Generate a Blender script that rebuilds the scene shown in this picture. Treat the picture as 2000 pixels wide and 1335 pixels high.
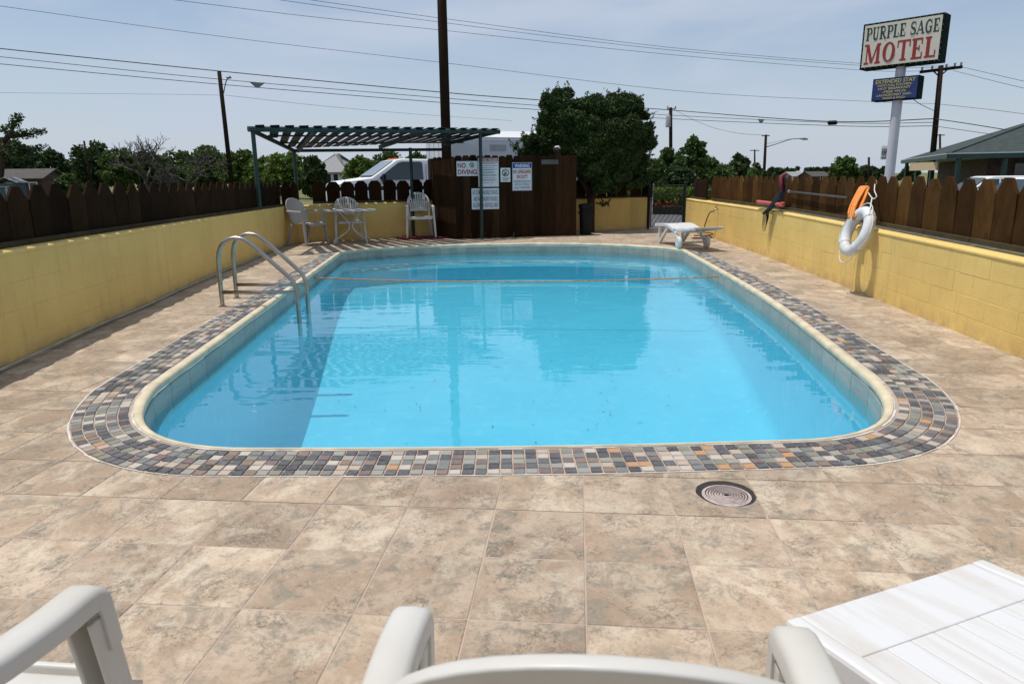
import bpy, bmesh, math, random
import numpy as np
from mathutils import Vector, Matrix
random.seed(7); rng = np.random.default_rng(7)
S = bpy.context.scene
C = S.collection
R = math.radians
for o in list(bpy.data.objects): bpy.data.objects.remove(o)

# ------------------------------------------------------------------ camera
FPX, PITCH, ROLL, EYE = 1356.0, R(13.35), -0.0118, 1.22
cd = bpy.data.cameras.new('camera'); cam = bpy.data.objects.new('camera', cd); C.objects.link(cam)
cd.sensor_width = 36; cd.lens = FPX/2000*36; cd.clip_end = 5000; cd.clip_start = .02
CM = Matrix.Rotation(math.pi/2-PITCH, 3, 'X') @ Matrix.Rotation(ROLL, 3, 'Z')
cam.location = (0, 0, EYE); cam.rotation_euler = CM.to_euler()
S.camera = cam
S.render.resolution_x, S.render.resolution_y = 1024, 683
cd.dof.use_dof = True; cd.dof.focus_distance = 8.0; cd.dof.aperture_fstop = 11.0

def at(px, py, Y):
    """photo position -> point of the place at distance Y"""
    d = CM @ Vector((px-1000, 667.5-py, -FPX)); t = Y/d.y
    return Vector((d.x*t, Y, EYE+d.z*t))

# ------------------------------------------------------------------ sky, sun, exposure
SUN_DIR = Vector((-.32, .02, 1)).normalized()          # towards the sun
sun_el = math.asin(SUN_DIR.z); sun_az = math.atan2(SUN_DIR.x, SUN_DIR.y)
W = bpy.data.worlds.new('World'); S.world = W; W.use_nodes = True
wn, wl = W.node_tree.nodes, W.node_tree.links
wn.clear()
wo = wn.new('ShaderNodeOutputWorld'); bg = wn.new('ShaderNodeBackground'); bg.inputs[1].default_value = .128
sky = wn.new('ShaderNodeTexSky'); sky.sky_type = 'NISHITA'; sky.sun_disc = False
sky.sun_elevation = sun_el; sky.sun_rotation = sun_az % (2*math.pi)
sky.air_density = 1.0; sky.dust_density = 1.0; sky.ozone_density = 1.0
tc = wn.new('ShaderNodeTexCoord'); mp = wn.new('ShaderNodeMapping'); mp.inputs['Scale'].default_value = (1.1, 1.1, 4.0)
nz = wn.new('ShaderNodeTexNoise'); nz.inputs['Scale'].default_value = 2.1; nz.inputs['Detail'].default_value = 6; nz.inputs['Roughness'].default_value = .5; nz.inputs['Distortion'].default_value = .5
cr = wn.new('ShaderNodeValToRGB'); cr.color_ramp.elements[0].position = .34; cr.color_ramp.elements[1].position = .64
cr.color_ramp.elements[0].color = (.08,)*3+(1,); cr.color_ramp.elements[1].color = (.97,)*3+(1,)
mx = wn.new('ShaderNodeMix'); mx.data_type = 'RGBA'
mx.inputs[7].default_value = (3.9, 4.4, 5.3, 1)            # thin high cloud veil
wl.new(tc.outputs['Generated'], mp.inputs[0]); wl.new(mp.outputs[0], nz.inputs[0]); wl.new(nz.outputs[0], cr.inputs[0])
sx_ = wn.new('ShaderNodeSeparateXYZ'); wl.new(tc.outputs['Generated'], sx_.inputs[0])
hzr = wn.new('ShaderNodeMapRange'); wl.new(sx_.outputs[2], hzr.inputs[0]); hzr.inputs[1].default_value = 0; hzr.inputs[2].default_value = .30; hzr.inputs[3].default_value = 1; hzr.inputs[4].default_value = 0
vm = wn.new('ShaderNodeMix'); vm.data_type = 'RGBA'; vm.inputs[6].default_value = (4.25, 4.95, 6.15, 1); vm.inputs[7].default_value = (4.7, 5.3, 6.35, 1)   # the veil pales towards the horizon
wl.new(hzr.outputs[0], vm.inputs[0]); wl.new(vm.outputs[2], mx.inputs[7])
fmx = wn.new('ShaderNodeMath'); fmx.operation = 'MAXIMUM'; wl.new(cr.outputs[0], fmx.inputs[0])
hz2 = wn.new('ShaderNodeMath'); hz2.operation = 'MULTIPLY'; wl.new(hzr.outputs[0], hz2.inputs[0]); hz2.inputs[1].default_value = .85; wl.new(hz2.outputs[0], fmx.inputs[1])
wl.new(fmx.outputs[0], mx.inputs[0]); wl.new(sky.outputs[0], mx.inputs[6]); wl.new(mx.outputs[2], bg.inputs[0]); wl.new(bg.outputs[0], wo.inputs[0])
sd = bpy.data.lights.new('sun', 'SUN'); sd.energy = 4.15; sd.angle = R(.55); sd.color = (1, .955, .89)
so = bpy.data.objects.new('sun', sd); C.objects.link(so); so.rotation_euler = SUN_DIR.to_track_quat('Z', 'Y').to_euler(); so.location = (-10, 0, 30)
S.view_settings.view_transform = 'Standard'; S.view_settings.look = 'None'; S.view_settings.gamma = 1; S.view_settings.use_curve_mapping = False
S.view_settings.exposure = -0.14
S.render.engine = 'CYCLES'
S.cycles.max_bounces = 8; S.cycles.transparent_max_bounces = 12

# ------------------------------------------------------------------ materials
def nodes(name):
    m = bpy.data.materials.new(name); m.use_nodes = True
    return m, m.node_tree.nodes, m.node_tree.links, m.node_tree.nodes['Principled BSDF']
def c4(c): return tuple(c)+(1,)
def mixc(n, l, fac, a, b, mode='MIX'):
    x = n.new('ShaderNodeMix'); x.data_type = 'RGBA'; x.blend_type = mode
    for s, v in ((0, fac), (6, a), (7, b)):
        if hasattr(v, 'is_linked'): l.new(v, x.inputs[s])
        elif s == 0: x.inputs[0].default_value = v
        else: x.inputs[s].default_value = c4(v)
    return x.outputs[2]
def ramp(n, l, src, p0, p1, a=0., b=1.):
    r = n.new('ShaderNodeMapRange'); l.new(src, r.inputs[0])
    for i, v in enumerate((p0, p1, a, b)): r.inputs[i+1].default_value = v
    return r.outputs[0]
def noise(n, l, vec, scale, detail=5, rough=.55, dist=0, w=None):
    t = n.new('ShaderNodeTexNoise'); t.inputs['Scale'].default_value = scale; t.inputs['Detail'].default_value = detail
    t.inputs['Roughness'].default_value = rough; t.inputs['Distortion'].default_value = dist
    if w is not None:
        t.noise_dimensions = '4D'; l.new(w, t.inputs['W'])
    if vec is not None: l.new(vec, t.inputs['Vector'])
    return t.outputs[0]
def math_(n, l, op, a, b):
    x = n.new('ShaderNodeMath'); x.operation = op
    for i, v in enumerate((a, b)):
        if hasattr(v, 'is_linked'): l.new(v, x.inputs[i])
        else: x.inputs[i].default_value = v
    return x.outputs[0]
def bump(n, l, b, h, strength=.3, dist=.01):
    x = n.new('ShaderNodeBump'); x.inputs['Strength'].default_value = strength; x.inputs['Distance'].default_value = dist
    l.new(h, x.inputs['Height']); l.new(x.outputs[0], b.inputs['Normal'])
def coords(n, l, kind='Object', scale=(1, 1, 1)):
    t = n.new('ShaderNodeTexCoord'); m = n.new('ShaderNodeMapping'); m.inputs['Scale'].default_value = scale
    l.new(t.outputs[kind], m.inputs[0]); return m.outputs[0]
def geo_pos(n): return n.new('ShaderNodeNewGeometry').outputs['Position']
def rnd_src(n, attr=None):
    if attr:
        a = n.new('ShaderNodeAttribute'); a.attribute_name = attr; return a.outputs['Fac']
    return n.new('ShaderNodeObjectInfo').outputs['Random']
def mat(name, col, rough=.6, var=.18, scale=6, bmp=.15, metal=0, col2=None, stretch=(1, 1, 1), perobj=.0, spec=.5, bd=.004, world=False):
    m, n, l, b = nodes(name)
    v = geo_pos(n) if world else coords(n, l, 'Object', stretch)
    f = noise(n, l, v, scale)
    c2 = col2 if col2 else tuple(x*(1-var) for x in col)
    f2 = ramp(n, l, f, .35, .68)
    out = mixc(n, l, f2, col, c2)
    if perobj:
        r = ramp(n, l, rnd_src(n), 0, 1, 1-perobj, 1+perobj)
        h = n.new('ShaderNodeHueSaturation'); l.new(out, h.inputs['Color']); l.new(r, h.inputs['Value']); out = h.outputs[0]
    l.new(out, b.inputs['Base Color'])
    l.new(ramp(n, l, f, .3, .7, max(.02, rough-.08), min(1, rough+.08)), b.inputs['Roughness'])
    b.inputs['Metallic'].default_value = metal; b.inputs['Specular IOR Level'].default_value = spec
    if bmp:
        hh = noise(n, l, v, scale*7, 4); bump(n, l, b, hh, bmp, bd)
    return m
def wood(name, dark, light, perobj=.25, gscale=14, rough=.75):
    m, n, l, b = nodes(name)
    r = rnd_src(n)
    v = coords(n, l, 'Object', (1, 1, .06)); g = noise(n, l, v, gscale*3, 6, .6, 1.5, w=math_(n, l, 'MULTIPLY', r, 40))
    v2 = coords(n, l, 'Object', (1, 1, .4)); g2 = noise(n, l, v2, 5, 4, .6, 0, w=math_(n, l, 'MULTIPLY', r, 17))
    f = math_(n, l, 'ADD', math_(n, l, 'MULTIPLY', ramp(n, l, g, .3, .7), .55), math_(n, l, 'MULTIPLY', ramp(n, l, g2, .35, .65), .45))
    out = mixc(n, l, f, dark, light)
    h = n.new('ShaderNodeHueSaturation'); l.new(out, h.inputs['Color']); l.new(ramp(n, l, r, 0, 1, 1-perobj, 1+perobj), h.inputs['Value'])
    vk = coords(n, l, 'Object', (1, 1, .55)); k = n.new('ShaderNodeTexVoronoi'); k.inputs['Scale'].default_value = 5.5; k.voronoi_dimensions = '4D'
    l.new(vk, k.inputs['Vector']); l.new(math_(n, l, 'MULTIPLY', r, 90), k.inputs['W'])
    out = mixc(n, l, ramp(n, l, k.outputs['Distance'], .05, .09, .75, 0), h.outputs[0], tuple(x*.35 for x in dark))
    l.new(out, b.inputs['Base Color']); b.inputs['Roughness'].default_value = rough; b.inputs['Specular IOR Level'].default_value = .04
    bump(n, l, b, g, .45, .005)
    return m

def tile_mat(name, attr=None):
    """mottled porcelain stone tile, a different cut of the pattern for every tile"""
    m, n, l, b = nodes(name)
    r = rnd_src(n, attr); w = math_(n, l, 'MULTIPLY', r, 61.7)
    p = geo_pos(n)
    a = noise(n, l, p, 3.6, 9, .70, .9, w)
    bb = noise(n, l, p, 7.5, 10, .76, 1.2, math_(n, l, 'ADD', w, 7.3))
    g = noise(n, l, p, 48, 8, .78, 1.2, w)
    base = mixc(n, l, ramp(n, l, a, .42, .57), (.49, .385, .28), (.37, .268, .182))
    base = mixc(n, l, ramp(n, l, bb, .50, .60), base, (.275, .232, .172))
    base = mixc(n, l, ramp(n, l, noise(n, l, p, 3.0, 9, .72, .6, math_(n, l, 'ADD', w, 3.1)), .53, .61, 0, .75), base, (.56, .475, .355))
    # dark crackle inside some patches only
    vo = n.new('ShaderNodeTexVoronoi'); vo.feature = 'DISTANCE_TO_EDGE'; vo.inputs['Scale'].default_value = 34
    ad = n.new('ShaderNodeVectorMath'); ad.operation = 'ADD'
    nc = n.new('ShaderNodeTexNoise'); nc.inputs['Scale'].default_value = 22; nc.inputs['Detail'].default_value = 8; nc.inputs['Roughness'].default_value = .7; l.new(p, nc.inputs['Vector'])
    sc = n.new('ShaderNodeVectorMath'); sc.operation = 'SCALE'; sc.inputs['Scale'].default_value = .13; l.new(nc.outputs['Color'], sc.inputs[0])
    l.new(p, ad.inputs[0]); l.new(sc.outputs[0], ad.inputs[1]); l.new(ad.outputs[0], vo.inputs['Vector'])
    crack = math_(n, l, 'MULTIPLY', ramp(n, l, vo.outputs['Distance'], .0, .085, 1, 0), ramp(n, l, g, .34, .52))
    patch = ramp(n, l, noise(n, l, p, 6, 8, .7, .9, math_(n, l, 'ADD', w, 11.9)), .49, .60)
    base = mixc(n, l, math_(n, l, 'MULTIPLY', math_(n, l, 'MULTIPLY', crack, patch), .9), base, (.085, .075, .06))
    base = mixc(n, l, ramp(n, l, g, .50, .70, 0, .70), base, (.175, .145, .108))
    h = n.new('ShaderNodeHueSaturation'); l.new(base, h.inputs['Color']); l.new(ramp(n, l, math_(n, l, 'FRACT', math_(n, l, 'MULTIPLY', r, 7.7), 0), 0, 1, .85, 1.15), h.inputs['Value'])
    l.new(h.outputs[0], b.inputs['Base Color'])
    l.new(ramp(n, l, g, .3, .7, .5, .72), b.inputs['Roughness']); b.inputs['Specular IOR Level'].default_value = .35
    hh = math_(n, l, 'ADD', math_(n, l, 'MULTIPLY', g, .6), math_(n, l, 'MULTIPLY', math_(n, l, 'MULTIPLY', crack, patch), -.8))
    bump(n, l, b, hh, .45, .003)
    return m
def mosaic_mat(name, attr=None):
    m, n, l, b = nodes(name)
    r = rnd_src(n, attr)
    cr = n.new('ShaderNodeValToRGB'); cr.color_ramp.interpolation = 'CONSTANT'
    pal = [(0, (0.071, 0.075, 0.084)), (0.14, (0.171, 0.177, 0.171)), (0.25, (0.295, 0.284, 0.248)), (0.36, (0.051, 0.053, 0.06)), (0.48, (0.443, 0.36, 0.284)), (0.57, (0.219, 0.154, 0.118)), (0.64, (0.213, 0.213, 0.165)), (0.72, (0.5, 0.443, 0.372)), (0.79, (0.106, 0.109, 0.118)), (0.88, (0.165, 0.118, 0.112)), (0.94, (0.455, 0.254, 0.118)), (0.965, (0.337, 0.295, 0.248))]
    e = cr.color_ramp.elements
    e[0].position, e[0].color = pal[0][0], c4(pal[0][1]); e[1].position, e[1].color = pal[1][0], c4(pal[1][1])
    for ps, cc in pal[2:]:
        x = e.new(ps); x.color = c4(cc)
    l.new(r, cr.inputs[0])
    p = geo_pos(n); g = noise(n, l, p, 55, 5, .65, 1.2)
    o = mixc(n, l, ramp(n, l, g, .42, .78, 0, .42), cr.outputs[0], (.34, .30, .25), 'MIX')
    o = mixc(n, l, ramp(n, l, noise(n, l, p, 2.2, 3), .64, .75, 0, .55), o, (.30, .14, .05))
    l.new(o, b.inputs['Base Color']); b.inputs['Roughness'].default_value = .55; b.inputs['Specular IOR Level'].default_value = .4
    bump(n, l, b, g, .5, .004)
    return m
def leaf_mat(name, c1, c2, trans=.25, scale=3):
    m, n, l, b = nodes(name)
    p = geo_pos(n)
    a = n.new('ShaderNodeAttribute'); a.attribute_name = 'rnd'
    f = math_(n, l, 'ADD', math_(n, l, 'MULTIPLY', ramp(n, l, noise(n, l, p, scale, 3), .35, .65), .5), math_(n, l, 'MULTIPLY', a.outputs['Fac'], .5))
    o = mixc(n, l, f, c1, c2)
    l.new(o, b.inputs['Base Color']); b.inputs['Roughness'].default_value = .6; b.inputs['Specular IOR Level'].default_value = .25
    t = n.new('ShaderNodeBsdfTranslucent'); l.new(o, t.inputs[0])
    ms = n.new('ShaderNodeMixShader'); ms.inputs[0].default_value = trans
    l.new(b.outputs[0], ms.inputs[1]); l.new(t.outputs[0], ms.inputs[2]); l.new(ms.outputs[0], n['Material Output'].inputs[0])
    return m
def glass_mat(name, col=(.02, .03, .035), rough=.05):
    m, n, l, b = nodes(name); b.inputs['Base Color'].default_value = c4(col); b.inputs['Roughness'].default_value = rough; b.inputs['Specular IOR Level'].default_value = .8
    f = noise(n, l, coords(n, l), 3); l.new(ramp(n, l, f, 0, 1, rough, rough+.06), b.inputs['Roughness'])
    return m

M = {}
M['tile'] = tile_mat('deck_tile_stone'); M['tile_far'] = tile_mat('deck_tile_stone_far', 'rnd')
M['mosaic'] = mosaic_mat('slate_mosaic'); M['mosaic_far'] = mosaic_mat('slate_mosaic_far', 'rnd')
M['grout'] = mat('grout_pinkish', (.47, .355, .285), .85, .25, 5, .3, world=True)
M['grout_pale'] = mat('grout_pale', (.47, .40, .345), .85, .3, 9, .3, world=True)
M['caulk'] = mat('white_caulk', (.66, .62, .56), .7, .35, 10, .2, world=True)
def wall_paint():
    m, n, l, b = nodes('yellow_wall_paint')
    p = geo_pos(n)
    f = noise(n, l, p, 1.3, 5, .6)
    o = mixc(n, l, ramp(n, l, f, .35, .7), (.79, .56, .18), (.69, .475, .15))
    st = n.new('ShaderNodeMapping'); st.inputs['Scale'].default_value = (6, 6, .6); l.new(p, st.inputs[0])
    o = mixc(n, l, ramp(n, l, noise(n, l, st.outputs[0], 2.2, 5, .65), .54, .78, 0, .5), o, (.46, .34, .15))
    o = mixc(n, l, ramp(n, l, noise(n, l, p, 17, 4, .6), .70, .80, 0, .5), o, (.40, .27, .10))
    sep = n.new('ShaderNodeSeparateXYZ'); l.new(p, sep.inputs[0])
    dirt = math_(n, l, 'MULTIPLY', ramp(n, l, sep.outputs[2], .0, .12, 1, 0), ramp(n, l, noise(n, l, p, 7, 4), .38, .66, 0, .7))
    o = mixc(n, l, dirt, o, (.38, .25, .15))
    l.new(o, b.inputs['Base Color']); b.inputs['Roughness'].default_value = .62; b.inputs['Specular IOR Level'].default_value = .35
    hh = math_(n, l, 'ADD', noise(n, l, p, 85, 5, .65), math_(n, l, 'MULTIPLY', noise(n, l, p, 9, 3), 1.4))
    bump(n, l, b, hh, .55, .006)
    return m
M['wall'] = wall_paint()
M['coping'] = mat('cream_coping_paint', (.68, .59, .40), .6, .3, 5, .3, col2=(.48, .40, .27), world=True)
def waterline():
    m, n, l, b = nodes('waterline_tile_glaze'); r = rnd_src(n); p = geo_pos(n)
    st = n.new('ShaderNodeMapping'); st.inputs['Scale'].default_value = (1, 1, 6); l.new(p, st.inputs[0])
    g = noise(n, l, st.outputs[0], 5, 6, .65, .8)
    o = mixc(n, l, ramp(n, l, g, .3, .7), (.27, .255, .215), (.40, .37, .31))
    sep = n.new('ShaderNodeSeparateXYZ'); l.new(p, sep.inputs[0])
    o = mixc(n, l, math_(n, l, 'MULTIPLY', ramp(n, l, sep.outputs[2], -.19, -.12, .7, 0), ramp(n, l, g, .3, .6, .4, 1)), o, (.16, .19, .175))
    h = n.new('ShaderNodeHueSaturation'); l.new(o, h.inputs['Color']); l.new(ramp(n, l, r, 0, 1, .85, 1.12), h.inputs['Value'])
    l.new(h.outputs[0], b.inputs['Base Color']); b.inputs['Roughness'].default_value = .35
    bump(n, l, b, g, .2, .003)
    return m
M['waterline'] = waterline()
def plaster():
    m, n, l, b = nodes('pool_paint_blue'); p = geo_pos(n)
    f = noise(n, l, p, 1.1, 5, .6, .5)
    o = mixc(n, l, ramp(n, l, f, .35, .68), (.09, .56, .74), (.12, .62, .79))
    o = mixc(n, l, ramp(n, l, noise(n, l, p, 8, 5, .6), .52, .74, 0, .6), o, (.22, .68, .80))  # paler mottling painted in to imitate caustic light on the floor
    o = mixc(n, l, ramp(n, l, noise(n, l, p, 24, 5, .7), .66, .78, 0, .5), o, (.04, .28, .36))
    l.new(o, b.inputs['Base Color']); b.inputs['Roughness'].default_value = .7
    bump(n, l, b, noise(n, l, p, 5, 3), .3, .01)
    return m
M['plaster'] = plaster()
def water_mat():
    m, n, l, b = nodes('pool_water'); n.remove(b); p = geo_pos(n)
    mp = n.new('ShaderNodeMapping'); mp.inputs['Scale'].default_value = (.6, 1.9, 1); l.new(p, mp.inputs[0])
    h1 = noise(n, l, mp.outputs[0], 3.0, 1.5, .45, .4)
    mp2 = n.new('ShaderNodeMapping'); mp2.inputs['Scale'].default_value = (1.2, 2.2, 1); mp2.inputs['Rotation'].default_value = (0, 0, .35); l.new(p, mp2.inputs[0])
    h2 = noise(n, l, mp2.outputs[0], 6.5, 2, .5, .2)
    h = math_(n, l, 'ADD', h1, math_(n, l, 'MULTIPLY', h2, .13))
    bp = n.new('ShaderNodeBump'); bp.inputs['Strength'].default_value = 1.0; bp.inputs['Distance'].default_value = .0030; l.new(h, bp.inputs['Height'])
    fr = n.new('ShaderNodeFresnel'); fr.inputs['IOR'].default_value = 1.6; l.new(bp.outputs[0], fr.inputs['Normal'])
    tr = n.new('ShaderNodeBsdfTransparent'); tr.inputs[0].default_value = (.80, .905, .94, 1)
    gl = n.new('ShaderNodeBsdfGlossy'); gl.inputs['Roughness'].default_value = .015; l.new(bp.outputs[0], gl.inputs['Normal'])
    ms = n.new('ShaderNodeMixShader'); 
    df = n.new('ShaderNodeBsdfDiffuse'); df.inputs[0].default_value = (.16, .68, .82, 1)      # diffuse tint standing in for light scattered in the water; lifts the floor shadow
    mb_ = n.new('ShaderNodeMixShader'); mb_.inputs[0].default_value = .17; l.new(tr.outputs[0], mb_.inputs[1]); l.new(df.outputs[0], mb_.inputs[2])
    l.new(fr.outputs[0], ms.inputs[0]); l.new(mb_.outputs[0], ms.inputs[1]); l.new(gl.outputs[0], ms.inputs[2])
    l.new(ms.outputs[0], n['Material Output'].inputs[0])
    return m
M['water'] = water_mat()
M['steel'] = mat('stainless_steel', (.50, .48, .44), .3, .25, 6, .08, metal=1, col2=(.38, .35, .31))
M['plastic'] = mat('white_chair_plastic', (.60, .58, .54), .42, .12, 4, .05, col2=(.52, .49, .43))
M['plastic_grey'] = mat('weathered_grey_plastic', (.36, .35, .33), .5, .15, 4, .06, col2=(.31, .295, .27))
def lounger_mat():
    m, n, l, b = nodes('lounger_white_plastic')
    v = coords(n, l, 'Object', (6, .5, 1)); f = noise(n, l, v, 4, 6, .65, .6)
    o = mixc(n, l, ramp(n, l, f, .45, .75, 0, .8), (.63, .625, .61), (.52, .465, .395))
    l.new(o, b.inputs['Base Color']); b.inputs['Roughness'].default_value = .45
    return m
M['lounger'] = lounger_mat()
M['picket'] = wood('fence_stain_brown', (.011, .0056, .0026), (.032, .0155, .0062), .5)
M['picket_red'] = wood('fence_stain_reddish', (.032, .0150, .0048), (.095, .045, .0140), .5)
M['shed'] = wood('shed_board_dark', (.014, .0085, .005), (.046, .022, .0095), .5)
M['rail'] = wood('weathered_rail', (.045, .034, .020), (.10, .078, .045), .2)
M['green'] = mat('green_metal_paint', (.006, .036, .033), .5, .3, 8, .1)
M['green_dark'] = mat('dark_green_slat_paint', (.007, .016, .0145), .6, .35, 6, .15, perobj=.2)
M['pole'] = wood('creosote_pole', (.014, .0095, .007), (.036, .022, .014), .1, 20)
M['wire'] = mat('wire_black', (.02, .02, .022), .6, .1, 4, 0)
M['black'] = mat('black_plastic', (.007, .007, .008), .6, .2, 4, .05, spec=.2)
M['iron'] = mat('black_iron_paint', (.012, .012, .012), .5, .2, 9, .1)
M['signwhite'] = mat('sign_white_panel', (.66, .68, .68), .5, .08, 3, 0)
M['red'] = mat('sign_red', (.33, .012, .02), .5, .1, 5, 0)
M['blue'] = mat('sign_blue', (.012, .025, .28), .5, .1, 5, 0)
M['bluetext'] = mat('sign_blue_grey_text', (.04, .10, .22), .5, .1, 5, 0)
M['inkblack'] = mat('sign_black', (.012, .012, .014), .5, .1, 5, 0)
M['inkgrey'] = mat('sign_small_text_grey', (.10, .12, .16), .5, .1, 5, 0)
M['orange'] = mat('orange_rope', (.80, .26, .03), .55, .3, 30, .5, col2=(.62, .19, .02))
M['rusty'] = mat('yellow_rope_rusty_hook', (.55, .27, .07), .7, .4, 20, .4, col2=(.33, .12, .03))
M['ring'] = mat('life_ring_foam', (.70, .70, .695), .5, .15, 5, .15, col2=(.55, .53, .51))
M['rope'] = mat('white_cord', (.66, .64, .60), .7, .2, 30, .3)
M['mat_red'] = mat('dark_red_mat', (.17, .012, .02), .7, .25, 10, .3)
M['tubered'] = mat('faded_red_tube', (.55, .10, .09), .5, .2, 8, .1)
M['net'] = mat('dark_netting', (.007, .007, .010), .8, .3, 20, .5)
M['netred'] = mat('crimson_net_band', (.20, .012, .03), .7, .3, 20, .3)
M['polegrey'] = mat('grey_pole', (.12, .125, .13), .4, .2, 6, .05, metal=.6)
M['hose'] = mat('dark_red_hose', (.11, .03, .02), .6, .2, 8, .1)
M['brass'] = mat('tap_brass', (.40, .36, .28), .35, .2, 8, 0, metal=1)
M['pvc'] = mat('white_conduit', (.40, .37, .31), .6, .3, 6, .1, world=True)
M['truck'] = mat('white_truck_paint', (.78, .785, .79), .3, .04, 3, 0)
M['glass'] = glass_mat('dark_window_glass', (.02, .033, .036)); M['windshield'] = glass_mat('windshield_glass', (.16, .2, .22), .08)
M['amber'] = mat('amber_lens', (.70, .16, .02), .3, .1, 5, 0)
M['rubber'] = mat('tyre_rubber', (.018, .018, .018), .8, .2, 12, .2)
M['boxgrey'] = mat('grey_white_box_panel', (.50, .52, .55), .5, .08, 2, .02)
M['boxdark'] = mat('dark_trim', (.03, .03, .032), .6, .2, 4, 0)
M['yellow'] = mat('yellow_label', (.75, .52, .03), .5, .1, 5, 0)
M['bark'] = wood('tree_bark', (.03, .022, .016), (.075, .056, .041), .2, 9)
M['deadwood'] = mat('dead_branch_wood', (.07, .06, .051), .85, .4, 5, .3)
M['juniper'] = leaf_mat('juniper_foliage', (.020, .041, .010), (.054, .088, .019), .12, 4)
M['leafdark'] = leaf_mat('dark_tree_leaves', (.022, .042, .012), (.055, .088, .024), .25, .6)
M['leafmid'] = leaf_mat('green_tree_leaves', (.038, .072, .015), (.085, .135, .03), .3, .6)
M['leaflight'] = leaf_mat('yellow_green_leaves', (.055, .10, .014), (.13, .19, .03), .35, .8)
M['leafred'] = leaf_mat('red_flower_petals', (.25, .03, .02), (.32, .08, .03), .2, 3)
M['roofgrey'] = mat('grey_shingle', (.27, .27, .27), .85, .2, 9, .3); M['roofbrown'] = mat('brown_shingle', (.07, .06, .053), .85, .25, 5, .3)
M['roofgreen'] = mat('green_grey_shingle', (.033, .047, .042), .85, .3, 3, .4)
M['trimgreen'] = mat('green_trim_paint', (.014, .055, .045), .5, .2, 5, 0); M['trimlight'] = mat('pale_gutter_edge', (.42, .50, .48), .5, .1, 4, 0)
M['housewhite'] = mat('pale_siding', (.52, .54, .56), .7, .1, 3, .1); M['brickdark'] = mat('dark_red_brick', (.085, .04, .03), .85, .3, 6, .4)
M['brick'] = mat('brown_stone_wall', (.09, .055, .036), .85, .45, 5, .5, col2=(.04, .026, .02))
M['cream'] = mat('cream_panel', (.62, .47, .29), .6, .1, 4, 0)
M['navy'] = mat('navy_sign_panel', (.010, .022, .10), .4, .5, 12, .1, col2=(.02, .05, .22)); M['gold'] = mat('gold_letters', (.55, .47, .10), .5, .1, 5, 0)
M['signcream'] = mat('cream_sign_face', (.66, .625, .52), .4, .06, 2, 0); M['lettergreen'] = mat('dark_green_letters', (.012, .048, .040), .5, .1, 3, 0); M['letterred'] = mat('brick_red_letters', (.32, .022, .022), .5, .1, 3, 0)
M['signedge'] = mat('dark_green_cabinet', (.005, .014, .012), .85, .1, 3, 0, spec=.1); M['polewhite'] = mat('lilac_white_pole', (.60, .59, .64), .4, .08, 2, 0)
M['asphalt'] = mat('asphalt', (.085, .085, .088), .9, .25, 3, .5, world=True)
M['mulch'] = mat('planter_edge_dark', (.03, .022, .018), .9, .3, 8, .4)
M['shedblue'] = mat('blue_shed_siding', (.05, .085, .105), .7, .1, 4, .1)
M['debris'] = mat('wet_leaf_debris', (.03, .045, .02), .7, .4, 20, 0)
M['lid'] = mat('skimmer_lid_plastic', (.56, .50, .45), .6, .3, 25, .4, col2=(.36, .25, .23))
M['hole_shade'] = mat('painted_gap_shade', (.03, .026, .022), .9, .3, 20, .3)
M['lampgrey'] = mat('grey_lamp_metal', (.20, .21, .22), .5, .1, 4, 0, metal=.5)
M['insul'] = mat('transformer_grey', (.33, .34, .36), .5, .1, 4, 0)
def ground_mat():
    m, n, l, b = nodes('field_grass'); p = geo_pos(n)
    o = mixc(n, l, ramp(n, l, noise(n, l, p, .35, 6, .6), .35, .65), (.075, .105, .028), (.16, .15, .06))
    o = mixc(n, l, ramp(n, l, noise(n, l, p, 9, 5, .7), .40, .75, 0, .6), o, (.04, .06, .018))
    o = mixc(n, l, math_(n, l, 'MULTIPLY', ramp(n, l, noise(n, l, p, .22, 3), .50, .62), ramp(n, l, noise(n, l, p, 14, 3), .52, .62, 0, .85)), o, (.55, .36, .02))
    l.new(o, b.inputs['Base Color']); b.inputs['Roughness'].default_value = .95; bump(n, l, b, noise(n, l, p, 20, 4), .8, .04)
    return m
M['ground'] = ground_mat()

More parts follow.
